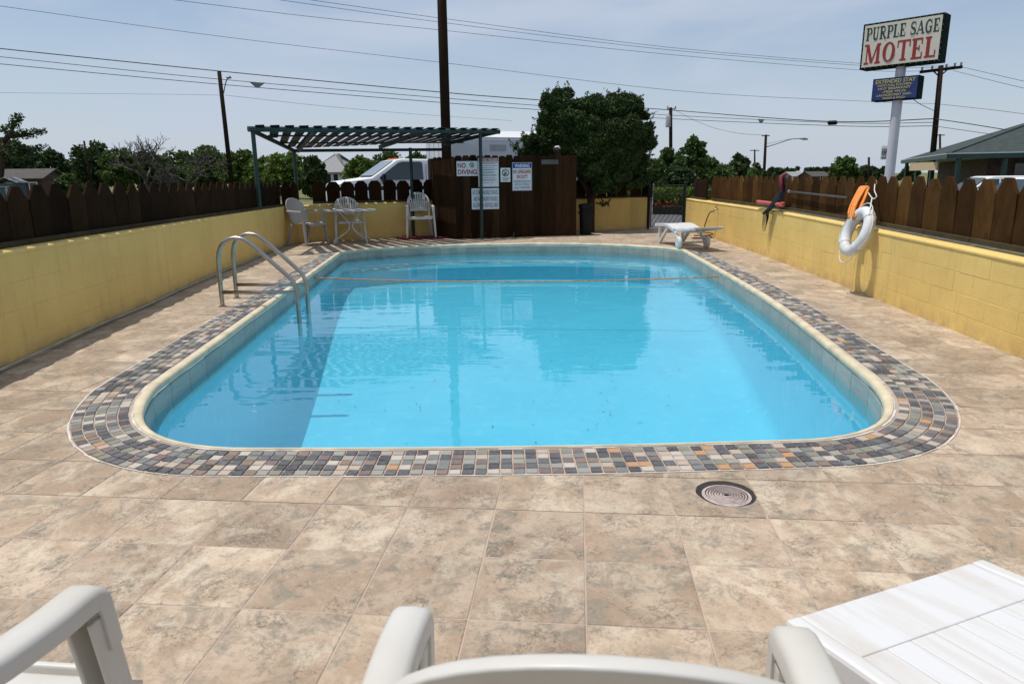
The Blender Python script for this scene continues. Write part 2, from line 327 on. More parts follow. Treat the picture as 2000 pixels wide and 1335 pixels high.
# ------------------------------------------------------------------ mesh helpers
class MB:
    def __init__(s): s.v = []; s.f = []; s.rn = []
    def add(s, vs, fs):
        k = len(s.v); s.v += [tuple(v) for v in vs]; s.f += [tuple(i+k for i in f) for f in fs]; return s
    def box(s, c, d, rot=None, taper=1.0):
        x, y, z = d[0]/2, d[1]/2, d[2]/2
        vs = [Vector((a*x*(taper if cz > 0 else 1), b_*y*(taper if cz > 0 else 1), cz*z)) for cz in (-1, 1) for a, b_ in ((-1, -1), (1, -1), (1, 1), (-1, 1))]
        if rot is not None: vs = [rot @ v for v in vs]
        c = Vector(c)
        return s.add([v+c for v in vs], [(3, 2, 1, 0), (4, 5, 6, 7), (0, 1, 5, 4), (1, 2, 6, 5), (2, 3, 7, 6), (3, 0, 4, 7)])
    def bar(s, a, b, w, h, up=(0, 0, 1)):
        a, b = Vector(a), Vector(b); d = (b-a); L = d.length; d.normalize()
        u = Vector(up); sx = d.cross(u)
        if sx.length < 1e-4: sx = d.cross(Vector((1, 0, 0)))
        sx.normalize(); sz = sx.cross(d)
        return s.box((a+b)/2, (L, w, h), Matrix((d, sx, sz)).transposed())
    def tube(s, path, r, n=8, closed=False, caps=True):
        P = [Vector(p) for p in path]; N = len(P)
        rs = r if isinstance(r, (list, tuple)) else [r]*N
        rings = []; u = None
        for i in range(N):
            if closed: t = P[(i+1) % N]-P[i-1]
            else: t = P[min(i+1, N-1)]-P[max(i-1, 0)]
            t.normalize()
            if u is None:
                u = t.cross(Vector((0, 0, 1)))
                if u.length < 1e-3: u = t.cross(Vector((1, 0, 0)))
            else: u = u-t*u.dot(t)
            u.normalize(); w = t.cross(u)
            rings.append([P[i]+(u*math.cos(2*math.pi*k/n)+w*math.sin(2*math.pi*k/n))*rs[i] for k in range(n)])
        vs = [v for rg in rings for v in rg]; fs = []
        for i in range(N if closed else N-1):
            j = (i+1) % N
            for k in range(n): fs.append((i*n+k, i*n+(k+1) % n, j*n+(k+1) % n, j*n+k))
        if caps and not closed: fs += [tuple(range(n))[::-1], tuple((N-1)*n+k for k in range(n))]
        return s.add(vs, fs)
    def lathe(s, c, prof, n=20, axis='Z'):
        vs = []; c = Vector(c)
        for r, z in prof:
            for k in range(n):
                a = 2*math.pi*k/n; p = Vector((r*math.cos(a), r*math.sin(a), z))
                if axis == 'X': p = Vector((p.z, p.x, p.y))
                if axis == 'Y': p = Vector((p.x, p.z, p.y))
                vs.append(p+c)
        fs = [(i*n+k, i*n+(k+1) % n, (i+1)*n+(k+1) % n, (i+1)*n+k) for i in range(len(prof)-1) for k in range(n)]
        fs += [tuple(range(n))[::-1], tuple((len(prof)-1)*n+k for k in range(n))]
        return s.add(vs, fs)
    def extrude(s, poly, vec, origin=(0, 0, 0)):
        """poly: list of 3-D points, extruded by vec"""
        o = Vector(origin); P = [Vector(p)+o for p in poly]; v = Vector(vec); n = len(P)
        return s.add(P+[p+v for p in P], [tuple(range(n))[::-1], tuple(range(n, 2*n))]+[(i, (i+1) % n, n+(i+1) % n, n+i) for i in range(n)])
    def mesh(s, name):
        me = bpy.data.meshes.new(name); me.from_pydata([tuple(v) for v in s.v], [], s.f); me.update(); return me
    def build(s, name, m, parent=None, smooth=False, bevel=0, seg=2, local=False, fix=True):
        off = ROOT.get(parent.name, Vector()) if (parent is not None and not local) else Vector()
        if off.length > 0: s.v = [(a-off.x, b-off.y, c-off.z) for a, b, c in s.v]
        me = s.mesh(name); me.materials.append(M[m] if isinstance(m, str) else m)
        if fix:
            bm = bmesh.new(); bm.from_mesh(me); bmesh.ops.recalc_face_normals(bm, faces=bm.faces); bm.to_mesh(me); bm.free()
        o = bpy.data.objects.new(name, me); C.objects.link(o)
        if parent is not None:
            o.parent = parent; ROOT[o.name] = ROOT.get(parent.name, Vector()) if not local else Vector()
        if bevel:
            b = o.modifiers.new('bevel', 'BEVEL'); b.width = bevel; b.segments = seg; b.limit_method = 'ANGLE'; b.angle_limit = R(35)
        if smooth:
            me.polygons.foreach_set('use_smooth', [True]*len(me.polygons))
            if bevel == 0 and smooth != 'all':
                try: me.set_sharp_from_angle(angle=R(45))
                except Exception: pass
        return o
ROOT = {}
def tag(o, label=None, cat=None, group=None, kind=None):
    if label: o['label'] = label
    if cat: o['category'] = cat
    if group: o['group'] = group
    if kind: o['kind'] = kind
    return o
def thing(name, label, cat, loc=(0, 0, 0), rz=0, group=None):
    o = bpy.data.objects.new(name, None); C.objects.link(o); o.location = loc; o.rotation_euler = (0, 0, rz); o.empty_display_size = .2
    ROOT[o.name] = Vector(loc); return tag(o, label, cat, group)
def inst(name, me, parent, loc, rz=0, scale=(1, 1, 1), rot=None):
    o = bpy.data.objects.new(name, me); C.objects.link(o); o.parent = parent
    o.location = Vector(loc)-(ROOT.get(parent.name, Vector()) if parent else Vector()); o.rotation_euler = rot if rot else (0, 0, rz); o.scale = scale
    return o
def copy_tree(src, parent=None):
    c = src.copy(); C.objects.link(c)
    if parent is not None: c.parent = parent
    for ch in list(src.children): copy_tree(ch, c)
    return c
def catmull(pts, n=8, closed=False):
    P = [Vector(p) for p in pts]; N = len(P); out = []
    for i in range(N if closed else N-1):
        p0, p1, p2, p3 = (P[(i-1) % N], P[i], P[(i+1) % N], P[(i+2) % N]) if closed else (P[max(i-1, 0)], P[i], P[i+1], P[min(i+2, N-1)])
        for k in range(n):
            t = k/n; out.append(.5*((2*p1)+(p2-p0)*t+(2*p0-5*p1+4*p2-p3)*t*t+(3*p1-p0-3*p2+p3)*t**3))
    if not closed: out.append(P[-1])
    return out
def attr_rnd(o, vals):
    a = o.data.attributes.new('rnd', 'FLOAT', 'FACE'); a.data.foreach_set('value', vals)

# ================================================================== THE POOL
WZ = -.17                                                # water level
def bez(a, b, c, n): return [Vector(a)*(1-t)**2+Vector(b)*2*t*(1-t)+Vector(c)*t*t for t in [k/n for k in range(n)]]
def lin(a, b, n): return [Vector(a).lerp(Vector(b), k/n) for k in range(n)]
seg_left = lin((-2.985, 12.08), (-2.238, 4.1), 42)
seg_fl = bez((-2.238, 4.1), (-2.0, 3.03), (-1.2, 3.03), 14)
seg_front = [p.xy for p in catmull([(-1.2, 3.03, 0), (-.48, 3.014, 0), (.47, 3.018, 0), (1.3, 3.052, 0)], 9)][:-1]
seg_fr = bez((1.3, 3.052), (2.02, 3.06), (2.235, 4.1), 14)
seg_right = [p.xy for p in catmull([(2.235, 4.1, 0), (2.645, 7.14, 0), (2.935, 11.74, 0)], 20)][:-1]
seg_far = [p.xy for p in catmull([(2.935, 11.74, 0), (2.50, 12.36, 0), (1.46, 13.0, 0), (.02, 13.22, 0), (-1.41, 13.03, 0), (-2.55, 12.62, 0), (-2.985, 12.08, 0)], 7)][:-1]
OUT = [Vector((p[0], p[1])) for s_ in (seg_left, seg_fl, seg_front, seg_fr, seg_right, seg_far) for p in s_]
NO = len(OUT)
NRM = []
for i in range(NO):
    a = (OUT[i]-OUT[i-1]).normalized(); b = (OUT[(i+1) % NO]-OUT[i]).normalized(); t = (a+b).normalized()
    k = 1/max(.6, math.sqrt((1+a.dot(b))/2)); NRM.append(Vector((t.y, -t.x))*k)
# outline runs left side -> front -> right -> far: counter-clockwise, so the outward normal is (t.y,-t.x)
FR0, FR1 = len(seg_left)+len(seg_fl), len(seg_left)+len(seg_fl)+len(seg_front)
def wf(i):
    i = i % NO                                             # the coping shrinks to a thin nosing along the front edge
    d = 0 if FR0 <= i <= FR1 else min(abs(i-FR0), abs(i-FR1))
    t = min(1, d/14); return .13+.29*t*t*(3-2*t)
def mf(i):
    i = i % NO
    if i > FR1+14: return 1-.14*min(1, (i-FR1-14)/12)
    return .74+.26*min(1, i/40) if i < 56 else 1.0   # the border narrows along the left side
def off(i, d): return OUT[i % NO]+NRM[i % NO]*(d*mf(i) if d > 0 else d*wf(i))
def ring(prof, i0=0, i1=None, closed=True, mb=None):
    mb = mb or MB(); idx = list(range(NO)) if closed else list(range(i0, i1+1)); m = len(prof)
    vs = []
    for i in idx:
        for d, z in prof:
            p = off(i, d); vs.append((p.x, p.y, z))
    fs = []
    n = len(idx)
    for a in range(n if closed else n-1):
        b = (a+1) % n
        for k in range(m-1): fs.append((a*m+k, b*m+k, b*m+k+1, a*m+k+1))
    return mb.add(vs, fs)
def floor_z(y):
    t = min(1, max(0, (y-4.6)/(11.6-4.6))); t = t*t*(3-2*t); return -1.30+t*.68
pool = thing('swimming_pool', 'blue painted swimming pool with cream coping in the tiled deck', 'swimming pool', (0, 3.0, 0))
ring([(.0, -.03), (.0, .004), (-.012, .007), (-.05, .008), (-.10, .006), (-.128, -.004), (-.136, -.020), (-.128, -.038), (-.104, -.046)]).build('coping', 'coping', pool, smooth='all')
DW = -.112
mb = MB()
vs = []; T = 7
nf = len(seg_left)+len(seg_fl)+len(seg_front)+len(seg_fr)+len(seg_right)
for i in range(NO):
    p = off(i, DW); fz = floor_z(p.y)
    vs.append((p.x, p.y, -.05)); vs.append((p.x, p.y, -.2)); vs.append((p.x, p.y, fz+.12))
    for k in range(T):
        t = [.0, .02, .06, .15, .35, .65, 1][k]; q = Vector((p.x*(1-t), p.y+(8-p.y)*t*.15)) if k else p
        dd = (q-p).length; z = floor_z(q.y)+.12*max(0, 1-dd/.14)**2
        if k: vs.append((q.x, q.y, z))
m_ = 3+T-1
fs = [(a*m_+k, ((a+1) % NO)*m_+k, ((a+1) % NO)*m_+k+1, a*m_+k+1) for a in range(NO) for k in range(m_-1)]
mb.add(vs, fs); mb.build('basin', 'plaster', pool, smooth='all')
# shallow ledge along the far end
mb = MB(); fa_ = [off(i, DW+.01) for i in range(nf-1, NO+2)]
for p in fa_:
    for dy_, z in ((0, -.35), (-.40, -.36), (-.43, -.38), (-.43, -.80)): mb.v.append((p.x, p.y+dy_, z))
mb.f = [(i*4+k, (i+1)*4+k, (i+1)*4+k+1, i*4+k+1) for i in range(len(fa_)-1) for k in range(3)]
mb.build('entry_ledge', 'plaster', pool, smooth=True)
# waterline tiles
arc = [0.]
for i in range(NO): arc.append(arc[-1]+(OUT[(i+1) % NO]-OUT[i]).length)
def along(s, d):
    s = s % arc[-1]
    lo = int(np.searchsorted(arc, s, side='right'))-1; lo = min(lo, NO-1)
    t = (s-arc[lo])/max(1e-6, arc[lo+1]-arc[lo]); return off(lo, d).lerp(off(lo+1, d), t)
s = 0.
s_far = arc[nf]
wl_mesh = {}
while s < arc[-1]-.05:
    w = .155 if s > s_far-.02 else .34
    w = min(w, (arc[-1] if s > s_far-.02 else s_far)-s)
    a, b = along(s+.003, DW+.004), along(s+w-.003, DW+.004)
    key = round((b-a).length, 2)
    if key not in wl_mesh:
        me = MB().box((0, 0, 0), (1, .014, .185)).mesh('waterline_tile'); me.materials.append(M['waterline']); wl_mesh[key] = me
    c = (a+b)/2
    inst('waterline_tile', wl_mesh[key], pool, (c.x, c.y, -.145+random.uniform(-.0015, .0015)), math.atan2(b.y-a.y, b.x-a.x), ((b-a).length, 1, 1))
    s += w
wp = [off(i, DW+.003) for i in range(NO)]
o = MB().add([(p.x, p.y, WZ) for p in wp], [tuple(range(NO))]).build('water', 'water', fix=False); tag(o, kind='structure')
# debris on the pool floor
mb = MB()
for k in range(150):
    x, y = random.uniform(-2, 2), random.gauss(6.6, 1.6)
    if y < 4 or y > 11: continue
    r = random.uniform(.006, .022); a = random.uniform(0, 6.28); z = floor_z(y)+.012
    d = Vector((math.cos(a), math.sin(a), .2*random.random()))*r; e = Vector((-d.y, d.x, 0))*.4
    c = Vector((x, y, z)); mb.add([c-d, c+e, c+d, c-e], [(0, 1, 2, 3)])
tag(mb.build('leaf_litter', 'debris', fix=False), 'dark leaf bits scattered on the blue pool floor', 'leaf litter', kind='stuff')
# return fitting on the right wall of the pool
p = along(arc[len(seg_left)+len(seg_fl)+len(seg_front)+len(seg_fr)+2], DW-.01)
MB().lathe((p.x, p.y, -.32), [(.03, 0), (.034, .012), (.02, .03), (.018, .03)], 14, 'X').build('return_jet', 'signwhite', pool, smooth=True)

# ================================================================== MOSAIC BORDER
brd = ring([(.0, -.02), (.0, -.003), (.304, -.003), (.304, -.02)], 0, nf, closed=False).build('mosaic_border', 'grout_pale')
tag(brd, kind='structure')
mb = MB()
for i in range(nf):
    for q in range(1):
        w0, w1 = .2925+random.uniform(-.002, .002), .300+random.uniform(-.002, .003)
        a, b, c, d = off(i, w0), off(i+1, w0), off(i+1, w1), off(i, w1)
        mb.add([(a.x, a.y, .0015), (b.x, b.y, .0015), (c.x, c.y, .0015), (d.x, d.y, .0015)], [(0, 1, 2, 3)])
mb.build('caulk_line', 'caulk', brd, fix=False)
mb = MB()
for i in range(nf):
    w1 = .004+.010*random.random()
    a, b, c, d = off(i, .0005), off(i+1, .0005), off(i+1, w1), off(i, w1)
    mb.add([(a.x, a.y, .0005), (b.x, b.y, .0005), (c.x, c.y, .0005), (d.x, d.y, .0005)], [(0, 1, 2, 3)])
mb.build('caulk_line', 'caulk', brd, fix=False)
mos = []
bounds = [0]
for s_ in (seg_left, seg_fl, seg_front, seg_fr, seg_right): bounds.append(bounds[-1]+len(s_))
bounds[-1] = nf-1
ROWS = 5; D0, DP = .022, .0535
for si in range(5):
    i0, i1 = bounds[si], bounds[si+1]
    for rw in range(ROWS):
        d = D0+DP*(rw+.5)
        P = [off(i, d) for i in range(i0, i1+1)]
        L = [0.]
        for a, b in zip(P, P[1:]): L.append(L[-1]+(b-a).length)
        n = max(1, round(L[-1]/.0545)); w = L[-1]/n
        for k in range(n):
            sm = (k+.5)*w; j = min(len(P)-2, max(0, int(np.searchsorted(L, sm))-1)); t = (sm-L[j])/(L[j+1]-L[j]+1e-9)
            c = P[j].lerp(P[j+1], t); dr = P[j+1]-P[j]
            mos.append((c.x, c.y, math.atan2(dr.y, dr.x), w-.0072, DP-.0072))
mos.sort(key=lambda q: q[0]**2*.7+q[1]**2)
def mosaic_tile_mesh(k):
    r = random.Random(k); t = .004
    def j(a): return a+r.uniform(-.03, .03)
    lo = [(j(-.5), j(-.5), -.006), (j(.5), j(-.5), -.006), (j(.5), j(.5), -.006), (j(-.5), j(.5), -.006)]
    hi = [(x*.93, y*.93, t+r.uniform(-.0007, .0007)) for x, y, z in lo]; mid = [(x, y, t-.002) for x, y, z in lo]
    me = MB().add(lo+mid+hi, [(0, 1, 5, 4), (1, 2, 6, 5), (2, 3, 7, 6), (3, 0, 4, 7), (4, 5, 9, 8), (5, 6, 10, 9), (6, 7, 11, 10), (7, 4, 8, 11), (8, 9, 10, 11)]).mesh('mosaic_tile')
    me.materials.append(M['mosaic']); return me
MT = [mosaic_tile_mesh(k) for k in range(7)]
for x, y, a, w, h in mos[:300]:
    inst('mosaic_tile', random.choice(MT), brd, (x, y, random.uniform(-.0008, .0008)), 0, (w, h, 1), (random.uniform(-.008, .008), random.uniform(-.008, .008), a+random.uniform(-.02, .02)))
mb = MB(); rv = []
for x, y, a, w, h in mos[300:]:
    me = random.choice(MT); ca, sa = math.cos(a), math.sin(a)
    mb.add([(x+v.co.x*w*ca-v.co.y*h*sa, y+v.co.x*w*sa+v.co.y*h*ca, v.co.z) for v in me.vertices], [tuple(p.vertices) for p in me.polygons]); r_ = random.random(); rv += [r_]*9
o = mb.build('mosaic_tiles_beyond', 'mosaic_far', brd, fix=False); attr_rnd(o, rv); tag(o, kind='stuff')

# ================================================================== DECK
HX0, HX1, HY0, HY1 = -4.9, 4.7, -1.6, 17.2
deck = thing  # placeholder name overwritten below
mb = MB()
bmd = bmesh.new()
ov = [bmd.verts.new((OUT[i].x+NRM[i].x*.02, OUT[i].y+NRM[i].y*.02, -.0022)) for i in range(NO)]
iv = [bmd.verts.new(p) for p in ((HX0, HY0, -.0022), (HX1, HY0, -.0022), (HX1, HY1, -.0022), (HX0, HY1, -.0022))]
es = [bmd.edges.new((ov[i], ov[(i+1) % NO])) for i in range(NO)]+[bmd.edges.new((iv[i], iv[(i+1) % 4])) for i in range(4)]
bmesh.ops.triangle_fill(bmd, use_beauty=True, edges=es)
bmesh.ops.recalc_face_normals(bmd, faces=bmd.faces)
for f in bmd.faces:
    if f.normal.z < 0: f.normal_flip()
me = bpy.data.meshes.new('pool_deck'); bmd.to_mesh(me); bmd.free(); me.materials.append(M['grout'])
deck = bpy.data.objects.new('pool_deck', me); C.objects.link(deck); tag(deck, kind='structure')

# walls (front face lines on the deck) used to trim the tiles
LW = [(-2.93, -.2), (-3.414, 4.466), (-3.56, 5.744), (-3.895, 8.9), (-4.26, 13.1)]
LC = [(-4.26, 13.1), (-4.30, 13.55), (-4.20, 13.92), (-3.95, 14.16), (-3.58, 14.34)]
BW = [(-3.58, 14.34), (-2.50, 14.80), (-1.55, 15.15)]
RW = [(3.02, -.2), (3.405, 4.458), (3.503, 5.453), (3.624, 6.915), (3.745, 8.388), (3.865, 10.48), (3.92, 11.79), (3.965, 13.467), (3.985, 14.43)]
def xline(path, y):
    for (x0, y0), (x1, y1) in zip(path, path[1:]):
        if y0 <= y <= y1: return x0+(x1-x0)*(y-y0)/(y1-y0)
    return path[0][0] if y < path[0][1] else path[-1][0]
TS, TA = .3345, -.0945
ct, st = math.cos(TA), math.sin(TA); ORG = Vector((.262, 2.375))
ux, uy = Vector((ct, st)), Vector((-st, ct))
bnd = [off(i, .303) for i in range(0, nf+1)]+[off(i, .004) for i in range(nf+1, NO)]
def inside(p):
    c = False; n = len(bnd); j = n-1
    for i in range(n):
        if (bnd[i].y > p.y) != (bnd[j].y > p.y) and p.x < (bnd[j].x-bnd[i].x)*(p.y-bnd[i].y)/(bnd[j].y-bnd[i].y)+bnd[i].x: c = not c
        j = i
    return c
G = .0024
full, cut = [], []
LID = Vector((.835, 2.522)); lid_tile = None
for i in range(-18, 18):
    for j in range(-14, 48):
        c = ORG+ux*(i+.5)*TS+uy*(j+.5)*TS
        if not (HY0 < c.y < HY1): continue
        if c.x < xline(LW+LC[1:2], c.y)-.22 or c.x > xline(RW+[(4.05, 16.4)], c.y)+.22: continue
        if (c.y > 14.3+.32*(c.x+3.6)+.25) and c.x < -1.5: continue
        cs = [c+ux*a*(TS/2-G)+uy*b*(TS/2-G) for a, b in ((-1, -1), (1, -1), (1, 1), (-1, 1))]
        ins = [inside(q) for q in cs]
        near = min((c-q).length for q in bnd) < .30
        if (LID-c).dot(ux)**2 < (TS/2)**2 and (LID-c).dot(uy)**2 < (TS/2)**2: lid_tile = (c, cs); continue
        if all(ins): continue
        if near: cut.append((c, cs))
        else: full.append(c)
def cut_tile(cs):
    bm = bmesh.new(); f = bm.faces.new([bm.verts.new((q.x, q.y, 0)) for q in cs]); c = sum(cs, Vector((0, 0)))/4
    for k in range(len(bnd)):
        a, b = bnd[k], bnd[(k+1) % len(bnd)]; m = (a+b)/2
        if (m-c).length > .34 or (b-a).length < 1e-6: continue
        d = (b-a).normalized()
        bmesh.ops.bisect_plane(bm, geom=bm.verts[:]+bm.edges[:]+bm.faces[:], plane_co=(a.x, a.y, 0), plane_no=(d.y, -d.x, 0), dist=1e-6)
    dl = [f for f in bm.faces if inside(f.calc_center_median().xy)]
    bmesh.ops.delete(bm, geom=dl, context='FACES')
    if not bm.faces: bm.free(); return None
    bmesh.ops.dissolve_limit(bm, angle_limit=.02, verts=bm.verts[:], edges=bm.edges[:])
    r = bmesh.ops.extrude_face_region(bm, geom=bm.faces[:])
    bmesh.ops.translate(bm, verts=[v for v in r['geom'] if isinstance(v, bmesh.types.BMVert)], vec=(0, 0, -.009))
    bmesh.ops.recalc_face_normals(bm, faces=bm.faces); return bm
h = TS/2-G; e_ = .0025
tv = [(-h, -h, -.009), (h, -h, -.009), (h, h, -.009), (-h, h, -.009), (-h, -h, -.0018), (h, -h, -.0018), (h, h, -.0018), (-h, h, -.0018), (-h+e_, -h+e_, 0), (h-e_, -h+e_, 0), (h-e_, h-e_, 0), (-h+e_, h-e_, 0)]
tf = [(0, 1, 5, 4), (1, 2, 6, 5), (2, 3, 7, 6), (3, 0, 4, 7), (4, 5, 9, 8), (5, 6, 10, 9), (6, 7, 11, 10), (7, 4, 8, 11), (8, 9, 10, 11)]
tme = MB().add(tv, tf).mesh('deck_tile'); tme.materials.append(M['tile'])
def vis(c): return c.y > .9 and abs(c.x) < .78*c.y+.4
allt = [(c, None) for c in full]+[(c, cs) for c, cs in cut]
allt.sort(key=lambda q: (0 if vis(q[0]) else 1000)+q[0].length)
mbf = MB(); rvf = []
for k, (c, cs) in enumerate(allt):
    dz = random.uniform(-.0006, .0006)
    if cs is None:
        if k < 299: inst('deck_tile', tme, deck, (c.x, c.y, dz), TA, (1, 1, 1), (random.uniform(-.002, .002), random.uniform(-.002, .002), TA))
        else:
            mbf.add([(c.x+x*ct-y*st, c.y+x*st+y*ct, z) for x, y, z in tv], tf); rvf += [random.random()]*9
    else:
        bm = cut_tile(cs)
        if bm is None: continue
        if k < 299:
            me = bpy.data.meshes.new('deck_tile'); bm.to_mesh(me); me.materials.append(M['tile']); inst('deck_tile', me, deck, (0, 0, dz))
        else:
            bm.verts.index_update(); mbf.add([v.co[:] for v in bm.verts], [tuple(v.index for v in f.verts) for f in bm.faces]); rvf += [random.random()]*len(bm.faces)
        bm.free()
o = mbf.build('deck_tiles_beyond', 'tile_far', deck, fix=False); attr_rnd(o, rvf); tag(o, kind='stuff')
# the tile with the skimmer lid let into it
c, cs = lid_tile; K = 48; RH = .116
top, inn = [], []
for k in range(K):
    a = 2*math.pi*k/K; d = Vector((math.cos(a), math.sin(a))); inn.append(LID+d*RH*(1+.02*math.sin(5*a)))
    lx, ly = d.dot(ux), d.dot(uy); rel = LID-c; rx, ry = rel.dot(ux), rel.dot(uy)
    tx = ((h if lx > 0 else -h)-rx)/lx if abs(lx) > 1e-6 else 9; ty = ((h if ly > 0 else -h)-ry)/ly if abs(ly) > 1e-6 else 9
    top.append(LID+d*min(tx, ty))
mb = MB().add([(p.x, p.y, 0) for p in top]+[(p.x, p.y, 0) for p in inn]+[(p.x, p.y, -.0021) for p in inn], [(k, (k+1) % K, K+(k+1) % K, K+k) for k in range(K)]+[(K+k, K+(k+1) % K, 2*K+(k+1) % K, 2*K+k) for k in range(K)])
mb.build('deck_tile', 'tile', deck, fix=False)
lid = thing('deck_skimmer', 'round ribbed skimmer cover set into the deck tile before the pool', 'skimmer', (LID.x, LID.y, 0))
MB().lathe((LID.x, LID.y, -.0022), [(.1152, 0), (.1152, .0006), (.001, .0008)], 40).build('well_shade', 'hole_shade', lid)  # flat dark disc, the shade of the open hole put into its colour
prof = [(.094, -.004), (.094, .0)]
for k in range(8): r = .088-k*.0105; prof += [(r, .0012), (r-.004, .0012), (r-.005, -.0002), (r-.009, -.0002)]
prof += [(.001, .001)]
MB().lathe((LID.x-.002, LID.y-.016, -.0012), prof, 40).build('lid_disc', 'lid', lid)
M['ribred'] = mat('worn_red_ring', (.42, .29, .25), .6, .5, 30, .2, col2=(.48, .42, .38))
for k in range(7):
    r = .086-k*.0105; MB().lathe((LID.x-.002, LID.y-.016, -.0002), [(r, .0), (r, .0022), (r-.0042, .0022), (r-.0042, .0)], 40).build('rib', 'ribred' if k % 2 else 'lid', lid)

# ================================================================== WALLS
blk = MB()
blk.add([(-.5, 0, -.5), (.5, 0, -.5), (.5, 0, .5), (-.5, 0, .5), (-.5, -.93, -.5), (.5, -.93, -.5), (.5, -.93, .5), (-.5, -.93, .5), (-.493, -1, -.485), (.493, -1, -.485), (.493, -1, .485), (-.493, -1, .485)],
        [(0, 1, 5, 4), (1, 2, 6, 5), (2, 3, 7, 6), (3, 0, 4, 7), (4, 5, 9, 8), (5, 6, 10, 9), (6, 7, 11, 10), (7, 4, 8, 11), (8, 9, 10, 11), (3, 2, 1, 0)])
bme = blk.mesh('block'); bme.materials.append(M['wall'])
def block_wall(label, path, ztop, side, courses, thick=.19, jw=.003, name='block_wall', ends=True):
    """path: the deck-side face; side +1: the body lies to the left of the walking direction"""
    P = [Vector(p) for p in path]; root = thing(name, label, 'wall', (P[0].x, P[0].y, 0))
    N = []
    for i in range(len(P)):
        a = (P[i]-P[i-1]).normalized() if i else (P[1]-P[0]).normalized(); b = (P[i+1]-P[i]).normalized() if i < len(P)-1 else a
        t = (a+b).normalized(); N.append(Vector((-t.y, t.x))*side)
    def sweep(prof):
        mb = MB(); m = len(prof); vs = []
        for p, nn in zip(P, N):
            zt = ztop(p.y)
            for d, z in prof: vs.append((p.x+nn.x*d, p.y+nn.y*d, z+zt if z <= .05 and z > -.3 else -.3))
        fs = [(i*m+k, (i+1)*m+k, (i+1)*m+(k+1) % m, i*m+(k+1) % m) for i in range(len(P)-1) for k in range(m)]
        fs += [tuple(range(m)), tuple((len(P)-1)*m+k for k in range(m))]
        return mb.add(vs, fs)
    sweep([(.0012, -.9), (.0012, -.03), (thick-.006, -.03), (thick-.006, -.9)]).build('wall_core', 'wall', root)
    sweep([(.006, -.045), (-.007, -.034), (-.009, -.018), (.0, -.006), (.018, .0), (.05, .002), (thick-.02, .002), (thick+.004, -.012), (thick+.004, -.045)]).build('wall_cap', 'wall', root, smooth='all')
    L = [0.]
    for a, b in zip(P, P[1:]): L.append(L[-1]+(b-a).length)
    for ci in range(courses):
        s = -.2 if ci % 2 else 0.
        while s < L[-1]:
            a, b = max(s, 0), min(s+.4, L[-1]); s += .4
            # cut blocks at the path's bends
            cutsp = [a]+[x for x in L if a+.03 < x < b-.03]+[b]
            for u, v in zip(cutsp, cutsp[1:]):
                if v-u < .03: continue
                m = (u+v)/2; j = max(0, min(len(P)-2, int(np.searchsorted(L, m))-1)); d = (P[j+1]-P[j]).normalized()
                q = P[j]+d*(m-L[j]); zt = ztop(q.y)-.036; hc = (zt+.02)/courses
                z0 = zt-(ci+1)*hc; w = v-u-jw*.45
                ang = math.atan2(d.y, d.x)
                if side > 0: inst('block', bme, root, (q.x, q.y, z0+hc/2), ang, (w, .0195+random.uniform(-.001, .001), hc-jw)).location += Vector((-d.y*.018, d.x*.018, 0))
                else: inst('block', bme, root, (q.x, q.y, z0+hc/2), ang+math.pi, (w, .0195+random.uniform(-.001, .001), hc-jw)).location += Vector((d.y*.018, -d.x*.018, 0))
    return root, P, N
zl = lambda y: .775-.0058*max(0, y-4.5)
zr = lambda y: .642+min(.058, .011*max(0, y-4.5))
wl_, PL, NL = block_wall('yellow painted block wall in shade along the left of the pool', LW+LC[1:], zl, +1, 4, name='left_wall', jw=.0009)
wb_, PB, NB = block_wall('short yellow block wall behind the table and white chairs', BW, lambda y: .735, +1, 4, name='back_wall')
wr_, PR, NR = block_wall('sunlit yellow block wall along the right of the pool', RW+[(3.99, 15.3), (4.04, 16.25)], zr, -1, 4, name='right_wall')
BW2 = [(1.0, 15.95), (1.9, 16.22), (2.82, 16.55), (3.19, 16.46)]
wc_, PC, NC = block_wall('yellow block wall behind the black bin and juniper trunk', BW2, lambda y: .72, +1, 4, name='back_wall')
# conduit along the foot of the left wall
cp = []
for k in range(26):
    y = 1.0+k*.49; cp.append((xline(LW, y)+.035+.012*math.sin(k*1.7), y, .02+.012*max(0, math.sin(k*.9))))
tag(MB().tube(cp, .011, 8).build('conduit_pipe', 'pvc', smooth='all'), 'thin white conduit pipe lying along the foot of the left wall', 'pipe')

